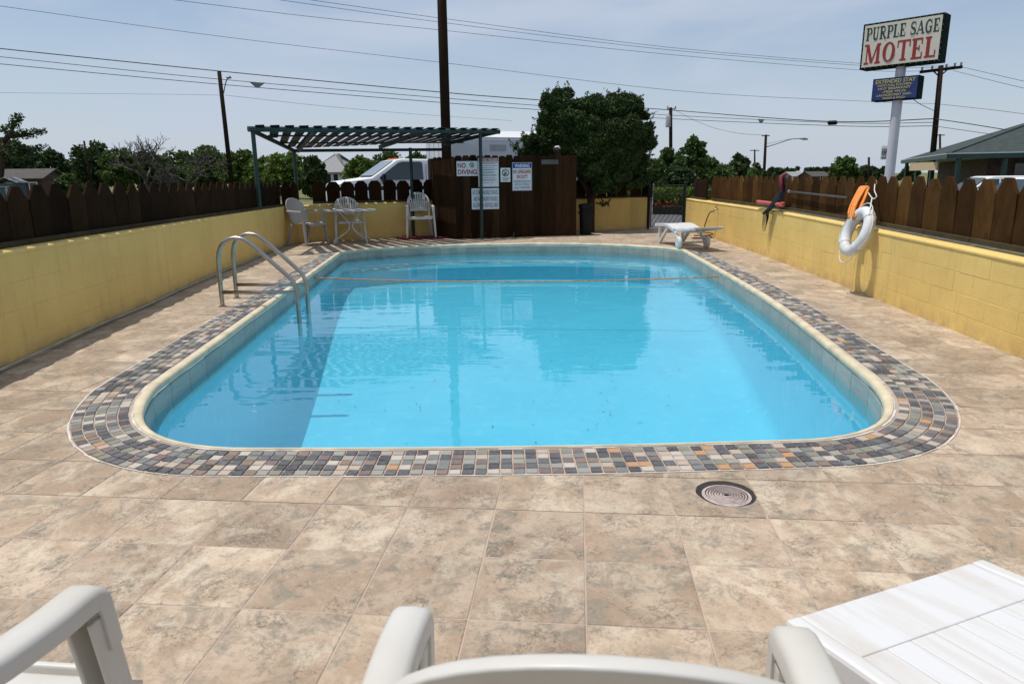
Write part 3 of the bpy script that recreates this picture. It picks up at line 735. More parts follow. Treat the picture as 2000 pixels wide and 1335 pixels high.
# ================================================================== FENCES
def picket_mesh(w, hgt, shoulder, flat, t=.02, m='picket', warp=0):
    f = flat/2*w; sp = .018*w
    poly = [(-w/2, 0, 0), (w/2, 0, 0), (w/2, 0, hgt-shoulder), (f, 0, hgt), (-f, 0, hgt), (-w/2, 0, hgt-shoulder)]
    me = MB().extrude(poly, (0, t, 0), (0, -t/2, 0)); bm = bmesh.new(); x = me.mesh('picket'); bm.from_mesh(x); bmesh.ops.recalc_face_normals(bm, faces=bm.faces)
    bmesh.ops.bevel(bm, geom=bm.edges[:], offset=.002, segments=1, affect='EDGES'); bm.to_mesh(x); bm.free(); x.materials.append(M[m]); return x
def fence(label, path, side, back, zbase, ztop, pitch, wd, shoulder, flat, m, start=0, stop=None, railfront=True, name='picket_fence', zfn=None, gapchance=.1):
    P = [Vector(p) for p in path]; root = thing(name, label, 'fence', (P[0].x, P[0].y, zbase))
    L = [0.]
    for a, b in zip(P, P[1:]): L.append(L[-1]+(b-a).length)
    stop = stop or L[-1]
    ms = [picket_mesh(wd*random.uniform(.985, 1.01), 1, shoulder, flat*random.uniform(.85, 1.12), .02, m) for _ in range(5)]
    def pos(s, d):
        j = max(0, min(len(P)-2, int(np.searchsorted(L, s))-1)); t = (P[j+1]-P[j]).normalized(); n = Vector((-t.y, t.x))*side
        q = P[j]+t*(s-L[j])+n*d; return q, math.atan2(t.y, t.x)
    s = start+pitch/2
    while s < stop:
        q, a = pos(s, back)
        zb = zbase+(zfn(q.y) if zfn else 0); zt = ztop+random.uniform(-.016, .010)+(zfn(q.y)*.5 if zfn else 0)
        inst('picket', random.choice(ms), root, (q.x, q.y, zb), 0, (1, 1, zt-zb), (random.gauss(0, .010), random.gauss(0, .010), a+(0 if random.random() < .5 else math.pi)))
        s += pitch*random.uniform(.985, 1.015)
    for d, z0, z1 in ((back-.035, zbase+.005, zbase+.043), (back+.035, zbase+(ztop-zbase)*.55, zbase+(ztop-zbase)*.55+.08)):
        mb = MB(); s = start; k = 0
        while s < stop-.02:
            e = min(s+1.8, stop); pts = [s]+[x for x in L if s+.02 < x < e-.02]+[e]
            for u, v in zip(pts, pts[1:]):
                a, _ = pos(u+.004, d); b, _ = pos(v-.004, d); za = (zfn(a.y) if zfn else 0)
                mb.bar((a.x, a.y, (z0+z1)/2+za), (b.x, b.y, (z0+z1)/2+(zfn(b.y) if zfn else 0)), .038, z1-z0)
            s = e
            mb.build('rail', 'rail', root, bevel=.003); mb = MB()
    return root
fz = lambda y: -.0058*max(0, y-4.5)
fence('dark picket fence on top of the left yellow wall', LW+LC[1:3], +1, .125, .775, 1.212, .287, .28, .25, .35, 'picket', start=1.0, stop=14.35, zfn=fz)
fence('short dark picket fence on the back wall before the white truck', [(-4.05, 14.13)]+[(-3.58, 14.34), (-2.50, 14.80), (-1.55, 15.15)], +1, .14, .735, 1.185, .288, .262, .17, .50, 'picket', start=.12)
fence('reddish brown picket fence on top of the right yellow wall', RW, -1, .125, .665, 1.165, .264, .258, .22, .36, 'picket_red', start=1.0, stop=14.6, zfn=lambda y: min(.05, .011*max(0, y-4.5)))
fence('dark pickets on the wall end right of the gate', [(4.0, 14.75), (4.02, 15.3), (4.07, 16.2)], -1, .1, .70, 1.13, .27, .255, .17, .6, 'picket')
fence('dark pickets on the wall behind the juniper', BW2, +1, .12, .72, 1.16, .27, .255, .17, .55, 'picket')

# ================================================================== TERRAIN, DRIVEWAY
def gz(x, y):
    t = min(1, max(0, (x-4.9)/6.0)); t = t*t*(3-2*t)
    return -.05-.61*t
xs = [-1500, -700, -300, -150, -90, -60, -40, -25, -15, -9, HX0, 0, HX1, 5.5, 6.5, 7.5, 8.5, 9.5, 11, 14, 20, 30, 45, 70, 110, 180, 300, 700, 1500]
ys = [-300, -60, -20, -8, HY0, 5, 10, HY1, 19, 22, 26, 30, 36, 45, 60, 80, 110, 160, 240, 400, 800, 2500]
mb = MB(); idx = {}
for i, x in enumerate(xs):
    for j, y in enumerate(ys):
        idx[i, j] = len(mb.v); mb.v.append((x, y, -.05 if HX0 <= x <= HX1 and HY0 <= y <= HY1 else gz(x, y)))
for i in range(len(xs)-1):
    for j in range(len(ys)-1):
        if xs[i] >= HX0 and xs[i+1] <= HX1 and ys[j] >= HY0 and ys[j+1] <= HY1: continue
        mb.f.append((idx[i, j], idx[i+1, j], idx[i+1, j+1], idx[i, j+1]))
tag(mb.build('ground', 'ground', smooth='all'), kind='structure')
dx = [-14, -9, HX0, 0, HX1, 5.5, 6.5, 7.5, 8.5, 9.5, 11, 14, 20, 30, 45]; dy = [HY1+.02, 18.2, 19, 22, 26, 30, 36]
mb = MB(); n = len(dy)
for x in dx:
    for y in dy: mb.v.append((x, y, gz(x, y)+.006))
mb.f = [(i*n+j, (i+1)*n+j, (i+1)*n+j+1, i*n+j+1) for i in range(len(dx)-1) for j in range(n-1)]
tag(mb.build('driveway', 'asphalt', smooth='all'), kind='structure')

# ================================================================== TIMBER ENCLOSURE WITH SIGNS
SA, SB, SD = Vector((-1.60, 14.86)), Vector((-1.10, 14.28)), Vector((1.375, 14.80))
SR, SL = Vector((1.18, 15.75)), Vector((-1.80, 15.72))
shed = thing('timber_enclosure', 'dark brown board enclosure with pool signs behind the pool', 'enclosure', (SB.x, SB.y, 0))
bm_ = [picket_mesh(.146, 1, .022, .62, .018, 'shed') for _ in range(3)]
for x in bm_: x.name = 'board'
def boards(A, B, zt):
    d = (B-A); L = d.length; d.normalize(); n = round(L/.15); w = L/n; a = math.atan2(d.y, d.x)
    for k in range(n):
        q = A+d*(k+.5)*w; q = q+Vector((-d.y, d.x))*random.uniform(0, .007)
        inst('board', random.choice(bm_), shed, (q.x, q.y, .005), 0, (w/.149, 1, zt+random.uniform(-.012, .012)-.005), (0, random.gauss(0, .002), a))
    nn = Vector((-d.y, d.x))
    for z in (.3, 1.3):
        p, q = A+nn*.03+d*.02, B+nn*.03-d*.02; MB().bar((p.x, p.y, z), (q.x, q.y, z), .035, .09).build('rail', 'shed', shed)
boards(SA, SB, 1.63); boards(SB, SD, 1.645); boards(SD, SR, 1.62); boards(SR, SL, 1.60); boards(SL, SA, 1.62)
fd = (SD-SB).normalized(); fa = math.atan2(fd.y, fd.x)
# lettering ---------------------------------------------------------
def text_mesh(txt, bold=0.):
    cu = bpy.data.curves.new('t', 'FONT'); cu.body = txt; cu.size = 1; cu.align_x = 'LEFT'; cu.offset = bold; cu.resolution_u = 3; cu.extrude = .0
    o = bpy.data.objects.new('t', cu); C.objects.link(o); dg = bpy.context.evaluated_depsgraph_get(); dg.update()
    me = bpy.data.meshes.new_from_object(o.evaluated_get(dg)); bpy.data.objects.remove(o); bpy.data.curves.remove(cu)
    return [v.co.copy() for v in me.vertices], [tuple(p.vertices) for p in me.polygons]
def put_text(parent, name, m, txt, x0, x1, z0, z1, y=-.004, bold=0., world=None):
    """fit the text into the box x0..x1, z0..z1 of the panel (local axes: x right, z up, front is -y)"""
    v, f = text_mesh(txt, bold)
    ax, bx = min(p.x for p in v), max(p.x for p in v); az, bz = min(p.y for p in v), max(p.y for p in v)
    mb = MB().add([(x0+(p.x-ax)/(bx-ax)*(x1-x0), y, z0+(p.y-az)/(bz-az)*(z1-z0)) for p in v], f)
    return mb.build(name, m, parent, local=True, fix=False)
def panel_sign(name, label, px0, py0, px1, py1, group=None):
    """a thin panel screwed to the front of the enclosure"""
    def onface(px, py):
        d = CM @ Vector((px-1000, 667.5-py, -FPX)); nn = Vector((-fd.y, fd.x)); t = nn.dot(SB)/nn.dot(d.xy); return Vector((0, 0, EYE))+d*t
    a, b, c_ = onface(px0, py1), onface(px1, py1), onface(px0, py0)
    wd = (b.xy-a.xy).length; ht = c_.z-a.z; z0 = (a.z+onface(px0, py1).z)/2
    o = thing(name, label, 'sign', (a.x+fd.y*.018, a.y-fd.x*.018, z0), fa, group)
    return o, wd, ht
def plate(o, wd, ht, m='signwhite', edge='inkgrey'):
    MB().box((wd/2, 0, ht/2), (wd, .005, ht)).build('panel', m, o, local=True)
def frame(o, wd, ht, x0, x1, z0, z1, w, m, name='border'):
    mb = MB()
    for (a, b, c, d) in ((x0, x1, z0, z0+w), (x0, x1, z1-w, z1), (x0, x0+w, z0+w, z1-w), (x1-w, x1, z0+w, z1-w)): mb.add([(a, -.0035, c), (b, -.0035, c), (b, -.0035, d), (a, -.0035, d)], [(0, 1, 2, 3)])
    mb.build(name, m, o, local=True, fix=False)
def disc(o, name, m, cx, cz, r0, r1, y=-.0045, n=28):
    mb = MB(); mb.add([(cx+r*math.cos(2*math.pi*k/n), y, cz+r*math.sin(2*math.pi*k/n)) for r in (r0, r1) for k in range(n)], [(k, (k+1) % n, n+(k+1) % n, n+k) for k in range(n)])
    return mb.build(name, m, o, local=True, fix=False)
def strokes(o, name, m, segs, w, y=-.005):
    mb = MB()
    for (x0, z0), (x1, z1) in segs:
        d = Vector((x1-x0, z1-z0)); nn = Vector((-d.y, d.x)).normalized()*w/2
        mb.add([(x0-nn.x, y, z0-nn.y), (x1-nn.x, y, z1-nn.y), (x1+nn.x, y, z1+nn.y), (x0+nn.x, y, z0+nn.y)], [(0, 1, 2, 3)])
    return mb.build(name, m, o, local=True, fix=False)
o, w, h_ = panel_sign('no_diving_sign', 'white NO DIVING sign with red letters on the enclosure', 892, 315, 933, 344); plate(o, w, h_)
put_text(o, 'lettering', 'red', 'NO', w*.05, w*.44, h_*.54, h_*.88, bold=.03); put_text(o, 'lettering', 'red', 'DIVING', w*.05, w*.96, h_*.10, h_*.44, bold=.03)
disc(o, 'symbol_ring', 'inkblack', w*.72, h_*.74, .036, .048)
strokes(o, 'symbol_bar', 'inkblack', [((w*.72-.032, h_*.74+.03), (w*.72+.032, h_*.74-.03))], .009); strokes(o, 'symbol_figure', 'inkblack', [((w*.72-.015, h_*.74-.032), (w*.72+.004, h_*.74)), ((w*.72+.004, h_*.74), (w*.72+.018, h_*.74+.026)), ((w*.72+.004, h_*.74), (w*.72+.016, h_*.74-.03)), ((w*.72-.018, h_*.74+.01), (w*.72+.018, h_*.74+.012))], .009)
o, w, h_ = panel_sign('pool_rules_sign', 'tall POOL RULES sign with red heading and fine print', 934.5, 309, 974, 365); plate(o, w, h_)
mb = MB().add([(w*.03, -.0034, h_*.875), (w*.97, -.0034, h_*.875), (w*.97, -.0034, h_*.985), (w*.03, -.0034, h_*.985)], [(0, 1, 2, 3)]); mb.build('heading_band', 'red', o, local=True, fix=False)
put_text(o, 'lettering', 'signwhite', 'POOL RULES', w*.08, w*.92, h_*.895, h_*.965, y=-.0048, bold=.02)
mb = MB(); rr = random.Random(3)
for ln, ind in zip((.83, .795, .73, .665, .60, .57, .505, .475, .41, .38, .31, .245, .215, .14), (0, .3, .1, .5, .1, .7, .3, .55, .1, .2, .35, .1, .4, .6)):
    x = w*.07; e = w*(.95-.35*ind)
    while x < e:
        l_ = min(rr.uniform(.015, .045), e-x); mb.add([(x, -.0036, h_*ln), (x+l_, -.0036, h_*ln), (x+l_, -.0036, h_*ln+.0105), (x, -.0036, h_*ln+.0105)], [(0, 1, 2, 3)]); x += l_+.006
tag(mb.build('fine_print', 'inkgrey', o, local=True, fix=False), kind='stuff')
o, w, h_ = panel_sign('disease_notice_sign', 'white NO COMMUNICABLE DISEASES notice below the pool rules', 921.5, 368, 974.5, 409); plate(o, w, h_)
for t_, a, b, c, d in (('NO COMMUNICABLE DISEASES', .04, .96, .70, .92), ('AND NO ABRASIVE WOUNDS', .07, .94, .39, .61), ('ALLOWED IN THE POOL AREA', .05, .96, .09, .31)): put_text(o, 'lettering', 'bluetext', t_, w*a, w*b, h_*c, h_*d, bold=.012)
o, w, h_ = panel_sign('no_glass_sign', 'small white sign with a crossed-out black symbol', 977.5, 328, 996.5, 355.5); plate(o, w, h_)
disc(o, 'symbol_ring', 'inkblack', w*.5, h_*.65, .058, .073); strokes(o, 'symbol_bar', 'inkblack', [((w*.5-.048, h_*.65+.046), (w*.5+.048, h_*.65-.046))], .014)
strokes(o, 'symbol_shape', 'inkblack', [((w*.5-.04, h_*.65-.03), (w*.5+.005, h_*.65-.03))], .035); strokes(o, 'symbol_shape', 'inkblack', [((w*.5+.012, h_*.65-.03), (w*.5+.012, h_*.65+.045))], .014)
strokes(o, 'fine_print', 'inkgrey', [((w*.12, h_*.27), (w*.9, h_*.27)), ((w*.25, h_*.19), (w*.8, h_*.19)), ((w*.2, h_*.11), (w*.75, h_*.11))], .010)
o, w, h_ = panel_sign('lifeguard_warning_sign', 'WARNING no lifeguard on duty sign with blue heading band', 1000.5, 317.5, 1038.5, 372.5); plate(o, w, h_)
frame(o, w, h_, w*.015, w*.985, h_*.01, h_*.99, .006, 'bluetext')
mb = MB().add([(w*.03, -.0034, h_*.80), (w*.97, -.0034, h_*.80), (w*.97, -.0034, h_*.975), (w*.03, -.0034, h_*.975)], [(0, 1, 2, 3)]); mb.build('heading_band', 'blue', o, local=True, fix=False)
put_text(o, 'lettering', 'signwhite', 'WARNING', w*.12, w*.88, h_*.82, h_*.95, y=-.0048, bold=.03)
for t_, a, b, c, d, mm, bo in (('NO LIFEGUARD', .05, .95, .61, .745, 'red', .03), ('ON DUTY', .22, .79, .43, .565, 'red', .03), ('CHILDREN SHOULD NOT', .06, .95, .29, .375, 'bluetext', .015), ('USE POOL WITHOUT', .11, .90, .18, .265, 'bluetext', .015), ('ADULT SUPERVISION', .09, .92, .065, .15, 'bluetext', .015)): put_text(o, 'lettering', mm, t_, w*a, w*b, h_*c, h_*d, bold=bo)
o, w, h_ = panel_sign('blank_plaque', 'blank grey plaque near the top right of the enclosure', 1057, 312, 1090, 321); plate(o, w, h_, M['insul'])
M['plaque'] = mat('grey_plaque', (.10, .095, .09), .7, .2, 6, .1); o.children[0].data.materials[0] = M['plaque']

# ================================================================== PERGOLA
F0, F1 = Vector((-4.13, 11.62, 2.015)), Vector((-.22, 14.45, 2.10))
B0, B1 = Vector((-4.38, 14.62, 1.79)), Vector((-1.35, 15.60, 1.815))
per = thing('slatted_pergola', 'green metal pergola with slatted roof over the table corner', 'pergola', (-.585, 14.2, 0))
def post(px_top, base, top, r=.034): return MB().tube([base, top], r, 10)
post(0, (-4.13, 11.66, .78), (-4.13, 11.66, 2.01)).build('post', 'green', per, smooth=True)
post(0, (-.585, 14.2, 0), (-.575, 14.2, 2.06)).build('post', 'green', per, smooth=True)
post(0, (-4.38, 14.60, 0), (-4.38, 14.60, 1.80)).build('post', 'green', per, smooth=True)
post(0, (-2.06, 14.86, 0), (-2.05, 14.86, 1.83)).build('post', 'green', per, smooth=True)
MB().tube([F0-(F1-F0).normalized()*.06, F1+(F1-F0).normalized()*.02], .045, 10).build('front_beam', 'green', per, smooth=True)
MB().bar(B0, B1, .05, .06).build('back_beam', 'green_dark', per)
MB().bar(F0+Vector((0, 0, -.02)), B0, .045, .06).build('end_rafter', 'green_dark', per)
n0 = (F1-F0).cross(B0-F0).normalized(); n0 = -n0 if n0.z < 0 else n0
def zpl(x, y): return F0.z-((x-F0.x)*n0.x+(y-F0.y)*n0.y)/n0.z
sdir = (B1.xy-F1.xy).normalized()
def cross2(p, d, a, b):
    e = b-a; den = d.x*e.y-d.y*e.x; t = ((a.x-p.x)*e.y-(a.y-p.y)*e.x)/den; u = ((a.x-p.x)*d.y-(a.y-p.y)*d.x)/den; return t, u
ftd = (F1.xy-F0.xy); NS = 20
for k in range(NS):
    wq = .0
    fk = (k+.55)/NS; p = F0.xy+ftd*fk; sdk = Vector((-.30, .95)).lerp(sdir, fk).normalized()
    t1, u1 = cross2(p, sdk, B0.xy, B1.xy); t2, u2 = cross2(p, sdk, F0.xy, B0.xy)
    t = min([q for q, u in ((t1, u1), (t2, u2)) if q > .02 and -.05 <= u <= 1.05] or [t1])
    a = p-sdk*.07; b = p+sdk*(t+.03)
    MB().bar((a.x, a.y, zpl(a.x, a.y)+.052), (b.x, b.y, zpl(b.x, b.y)+.052), .148+random.uniform(-.006, .006), .011, n0).build('slat', 'green_dark', per)
for f in (.34, .67):
    a, b = F0.lerp(B0, f), F1.lerp(B1, f); MB().bar(a+Vector((0, 0, .03)), b+Vector((0, 0, .03)), .04, .028).build('purlin', 'green_dark', per)
for f in (.22, .66, .985):
    p = F0.xy+ftd*f; sdk = Vector((-.30, .95)).lerp(sdir, f).normalized(); t1, u1 = cross2(p, sdk, B0.xy, B1.xy); t2, u2 = cross2(p, sdk, F0.xy, B0.xy)
    t = min([q for q, u in ((t1, u1), (t2, u2)) if q > .02 and -.05 <= u <= 1.05] or [t1]); b = p+sdk*t
    MB().bar((p.x, p.y, zpl(p.x, p.y)-.01), (b.x, b.y, zpl(b.x, b.y)-.01), .05, .07).build('rafter', 'green_dark', per)

# ================================================================== CHAIRS, TABLE
def make_chair(label, loc, rz, m, slats=True, group=None, W=.54, back_h=.88, arm_z=.64, seat_z=.41, back_lean=.17, arm_len=.34):
    """moulded plastic armchair; local +y is the way it faces, origin between its feet"""
    t = thing('plastic_armchair', label, 'chair', loc, rz, group)
    hw = W/2
    # seat: a dished sheet with a turned-down front edge
    mb = MB(); nx, ny = 9, 9; sw = hw-.05
    for side_ in (0, 1):
        for j in range(ny):
            for i in range(nx):
                u = i/(nx-1)*2-1; v = j/(ny-1); y = -.20+v*(arm_len+.115); z = seat_z-.022*(1-u*u)*(1-(2*v-1)**2)+.02*v-(.035*max(0, (v-.86)/.14)**2)
                mb.v.append((u*(sw+.02*v), y, z-(.009 if side_ else 0)))
    for j in range(ny-1):
        for i in range(nx-1):
            a = j*nx+i; mb.f.append((a, a+1, a+nx+1, a+nx)); a += nx*ny; mb.f.append((a+nx, a+nx+1, a+1, a))
    rim = [i for i in range(nx)]+[j*nx+nx-1 for j in range(1, ny)]+[(ny-1)*nx+i for i in range(nx-2, -1, -1)]+[j*nx for j in range(ny-2, 0, -1)]
    for a, b in zip(rim, rim[1:]+rim[:1]): mb.f.append((a, a+nx*ny, b+nx*ny, b))
    mb.build('seat', m, t, smooth=True, local=True)
    MB().box((0, arm_len-.087, seat_z-.018), (2*sw-.02, .012, .05)).build('seat_apron', m, t, bevel=.004, local=True)
    # back: arched frame
    def bp(u, z):          # point of the back sheet
        f = (z-seat_z)/(back_h-seat_z); return Vector((u, -.205-back_lean*f-.045*(u/hw)**2*-1+.0, z))
    def half(z):
        f = (z-seat_z)/(back_h-seat_z); return (hw-.035)*(1-max(0, (f-.35)/.65)**2.6*.98) if f < 1 else 0
    pts = []
    for k in range(25):
        a = math.pi*k/24; x = -math.cos(a)*(hw-.04); zz = seat_z+.16+(back_h-seat_z-.16)*math.sin(a)**.55; pts.append(bp(x, zz))
    lo_l, lo_r = bp(-(hw-.06), seat_z-.01), bp(hw-.06, seat_z-.01)
    path = [lo_l]+pts+[lo_r]
    bk = MB(); wv = .042
    # flat band following the arch, with a rolled rim
    inn = []
    cen = bp(0, seat_z+.14)
    for p in path:
        d = (cen-p); d.y = 0; d.normalize(); q = p+d*wv; inn.append(Vector((q.x, bp(q.x, q.z).y, q.z)))
    npt = len(path); th = Vector((0, .022, 0))
    rim_o = [p+Vector((0, -.018, 0)) for p in path]
    vs = [p for p in path]+inn+[p+Vector((0, -.012, 0)) for p in inn]+rim_o
    fs = []
    for k in range(npt-1):
        for a, b in ((0, 1), (1, 2), (2, 3), (3, 0)): fs.append((a*npt+k, a*npt+k+1, b*npt+k+1, b*npt+k))
    fs += [(0, npt, 2*npt, 3*npt), (npt-1, 2*npt-1, 3*npt-1, 4*npt-1)]
    back = bk.add(vs, fs).build('backrest', m, t, smooth=True, bevel=.004, local=True)
    def topz(x):
        c = min(1, abs(x)/(hw-.04)); return seat_z+.16+(back_h-seat_z-.16)*max(0, 1-c*c)**.275
    if slats:
        for k in range(9):
            u0 = (k-4)/4; xa, xb = u0*(hw-.13), u0*(hw-.085); za, zb = seat_z+.13, topz(xb)-.03
            pa, pb, pm = bp(xa, za), bp(xb, zb), bp((xa*1.02+xb)/2, (za+zb)/2)
            pth = catmull([pa, pm, pb], 4); mb = MB()
            for a, b in zip(pth, pth[1:]): mb.bar(a, b+(b-a)*.02, .031, .008, (0, 1, 0))
            mb.build('slat', m, back, local=True)
        mb = MB(); xs_ = [-(hw-.10)+k*(2*hw-.2)/8 for k in range(9)]
        for a, b in zip(xs_, xs_[1:]): mb.bar(bp(a, seat_z+.125+.01*(1-(a/.2)**2)), bp(b, seat_z+.125+.01*(1-(b/.2)**2)), .012, .05)
        mb.build('lower_rail', m, back, local=True)
    else:
        mb = MB(); nz_ = 10; nu = 9
        for sgn in (0, -.008):
            for j in range(nz_):
                z = seat_z+.02+(back_h-seat_z-.05)*j/(nz_-1)
                hwz = hw-.06 if z < seat_z+.16 else (hw-.05)*math.sqrt(max(.02, 1-((z-seat_z-.16)/(back_h-seat_z-.155))**2.2))
                for i in range(nu):
                    u = (i/(nu-1)*2-1)*hwz; p = bp(u, z); mb.v.append((p.x, p.y+.004+sgn, p.z))
        for s_ in (0, 1):
            for j in range(nz_-1):
                for i in range(nu-1):
                    a = s_*nz_*nu+j*nu+i; mb.f.append((a, a+1, a+nu+1, a+nu))
        mb.build('back_panel', m, back, smooth=True, local=True)
    # arms and legs: channel-section mouldings
    for sx in (-1, 1):
        xa = sx*(hw-.015)
        ye = arm_len-.175
        pb_ = bp(sx*(hw-.045), arm_z); pth = [pb_+Vector((0, -.004, .02)), pb_.lerp(Vector((xa, ye, arm_z)), .3)+Vector((sx*.012, 0, .008)), Vector((xa, ye-.10, arm_z+.002)), Vector((xa, ye-.035, arm_z)), Vector((xa, ye-.012, arm_z-.006)), Vector((xa, ye+.002, arm_z-.022)), Vector((xa+sx*.001, ye+.006, arm_z-.05)), Vector((xa+sx*.003, ye+.010, arm_z-.10))]
        mb = MB(); prof_w = .028
        secs = []
        P = catmull(pth, 4)
        for i, p in enumerate(P):
            tt = (P[min(i+1, len(P)-1)]-P[max(i-1, 0)]).normalized(); sd_ = Vector((1, 0, 0)); up = sd_.cross(tt); up = -up if up.dot(Vector((0, .6, 1))) < 0 else up
            for (u, v) in ((-1, -.03), (-1, -.009), (-.9, -.002), (-.66, .003), (0, .0045), (.66, .003), (.9, -.002), (1, -.009), (1, -.03), (.82, -.03), (.78, -.006), (-.78, -.006), (-.82, -.03)): secs.append(p+sd_*u*prof_w+up*v)
        ns = 13
        fs = [(i*ns+k, (i+1)*ns+k, (i+1)*ns+(k+1) % ns, i*ns+(k+1) % ns) for i in range(len(P)-1) for k in range(ns)]+[tuple(range(ns)), tuple((len(P)-1)*ns+k for k in range(ns))]
        mb.add(secs, fs).build('armrest', m, t, smooth=True, local=True)
        # front leg: tapered channel from the arm tip to the floor
        def leg(top, bot, w0, w1, d0, d1, yo):
            vs = []
            for c, w, d in ((top, w0, d0), (top.lerp(bot, .35), w0*.95, d0*.95), (bot, w1, d1)):
                vs += [c+Vector((-w/2, d*.5, 0)), c+Vector((w/2, d*.5, 0)), c+Vector((w/2, -d*.5, 0)), c+Vector((w/2-sx*0-.008, -d*.5, 0)), c+Vector((w/2-.008, d*.5-.008, 0)), c+Vector((-w/2+.008, d*.5-.008, 0)), c+Vector((-w/2+.008, -d*.5, 0)), c+Vector((-w/2, -d*.5, 0))]
            fs = [(i*8+k, i*8+(k+1) % 8, (i+1)*8+(k+1) % 8, (i+1)*8+k) for i in range(2) for k in range(8)]+[tuple(range(8)), tuple(16+k for k in range(8))]
            MB().add(vs, fs).build('leg', m, t, local=True, bevel=.003)
        leg(Vector((xa, ye-.022, arm_z-.045)), Vector((sx*(hw+.012), ye+.04, 0)), .047, .036, .046, .036, 0)
        leg(Vector((sx*(hw-.07), -.19, seat_z-.004)), Vector((sx*(hw-.015), -.30, 0)), .05, .034, .05, .034, 0)
    return t
make_chair('white slat-back plastic armchair standing on the dark red mat', (-1.87, 14.55, .035), R(180+12), 'plastic', W=.56, back_h=.90)
make_chair('white slat-back plastic armchair tucked behind the white table', (-3.22, 14.02, 0), R(180+20), 'plastic', W=.56, back_h=.87)
make_chair('grey solid-back plastic armchair at the left of the white table', (-3.86, 13.40, 0), R(-118), 'plastic_grey', slats=False, W=.56, back_h=.88)
make_chair('white plastic armchair nearest the camera with its back to us', (.108, .800, 0), R(-6), 'plastic', W=.535, back_h=.888, arm_z=.65, back_lean=.165, arm_len=.205)
make_chair('white plastic armchair cut off at the lower left of the picture', (-.89, .915, 0), R(-6), 'plastic', W=.56, back_h=.88, arm_z=.65, back_lean=.165, seat_z=.42, arm_len=.205)
red = thing('red_mat', 'dark red ribbed mat under the white armchair by the enclosure', 'mat', (-1.85, 14.6, 0), R(14))
for k in range(9): MB().box((-.46+k*.115, 0, .016), (.10, .52, .030)).build('strip', 'mat_red', red, bevel=.006, local=True)
tb = thing('patio_table', 'small white oval patio table on bent tubular legs', 'table', (-3.12, 13.75, 0), R(6))
pr = []
for k in range(36):
    a = 2*math.pi*k/36; pr.append((math.copysign(abs(math.cos(a))**.75, math.cos(a))*.52, math.copysign(abs(math.sin(a))**.75, math.sin(a))*.36, .0))
MB().extrude(pr, (0, 0, .03), (0, 0, .615)).build('table_top', 'plastic', tb, bevel=.008, local=True)
for sx, sy in ((-1, -1), (1, -1), (1, 1), (-1, 1)):
    MB().tube(catmull([(sx*.20, sy*.16, .615), (sx*.12, sy*.10, .50), (sx*.035, sy*.04, .36), (sx*.06, sy*.06, .24), (sx*.22, sy*.16, .12), (sx*.30, sy*.22, .07), (sx*.315, sy*.23, .0)], 5), .014, 8).build('leg', 'plastic', tb, smooth='all', local=True)
MB().tube([(.05*math.cos(k*.524), .05*math.sin(k*.524), .34) for k in range(12)], .008, 6, closed=True).build('leg_ring', 'plastic', tb, smooth='all', local=True)

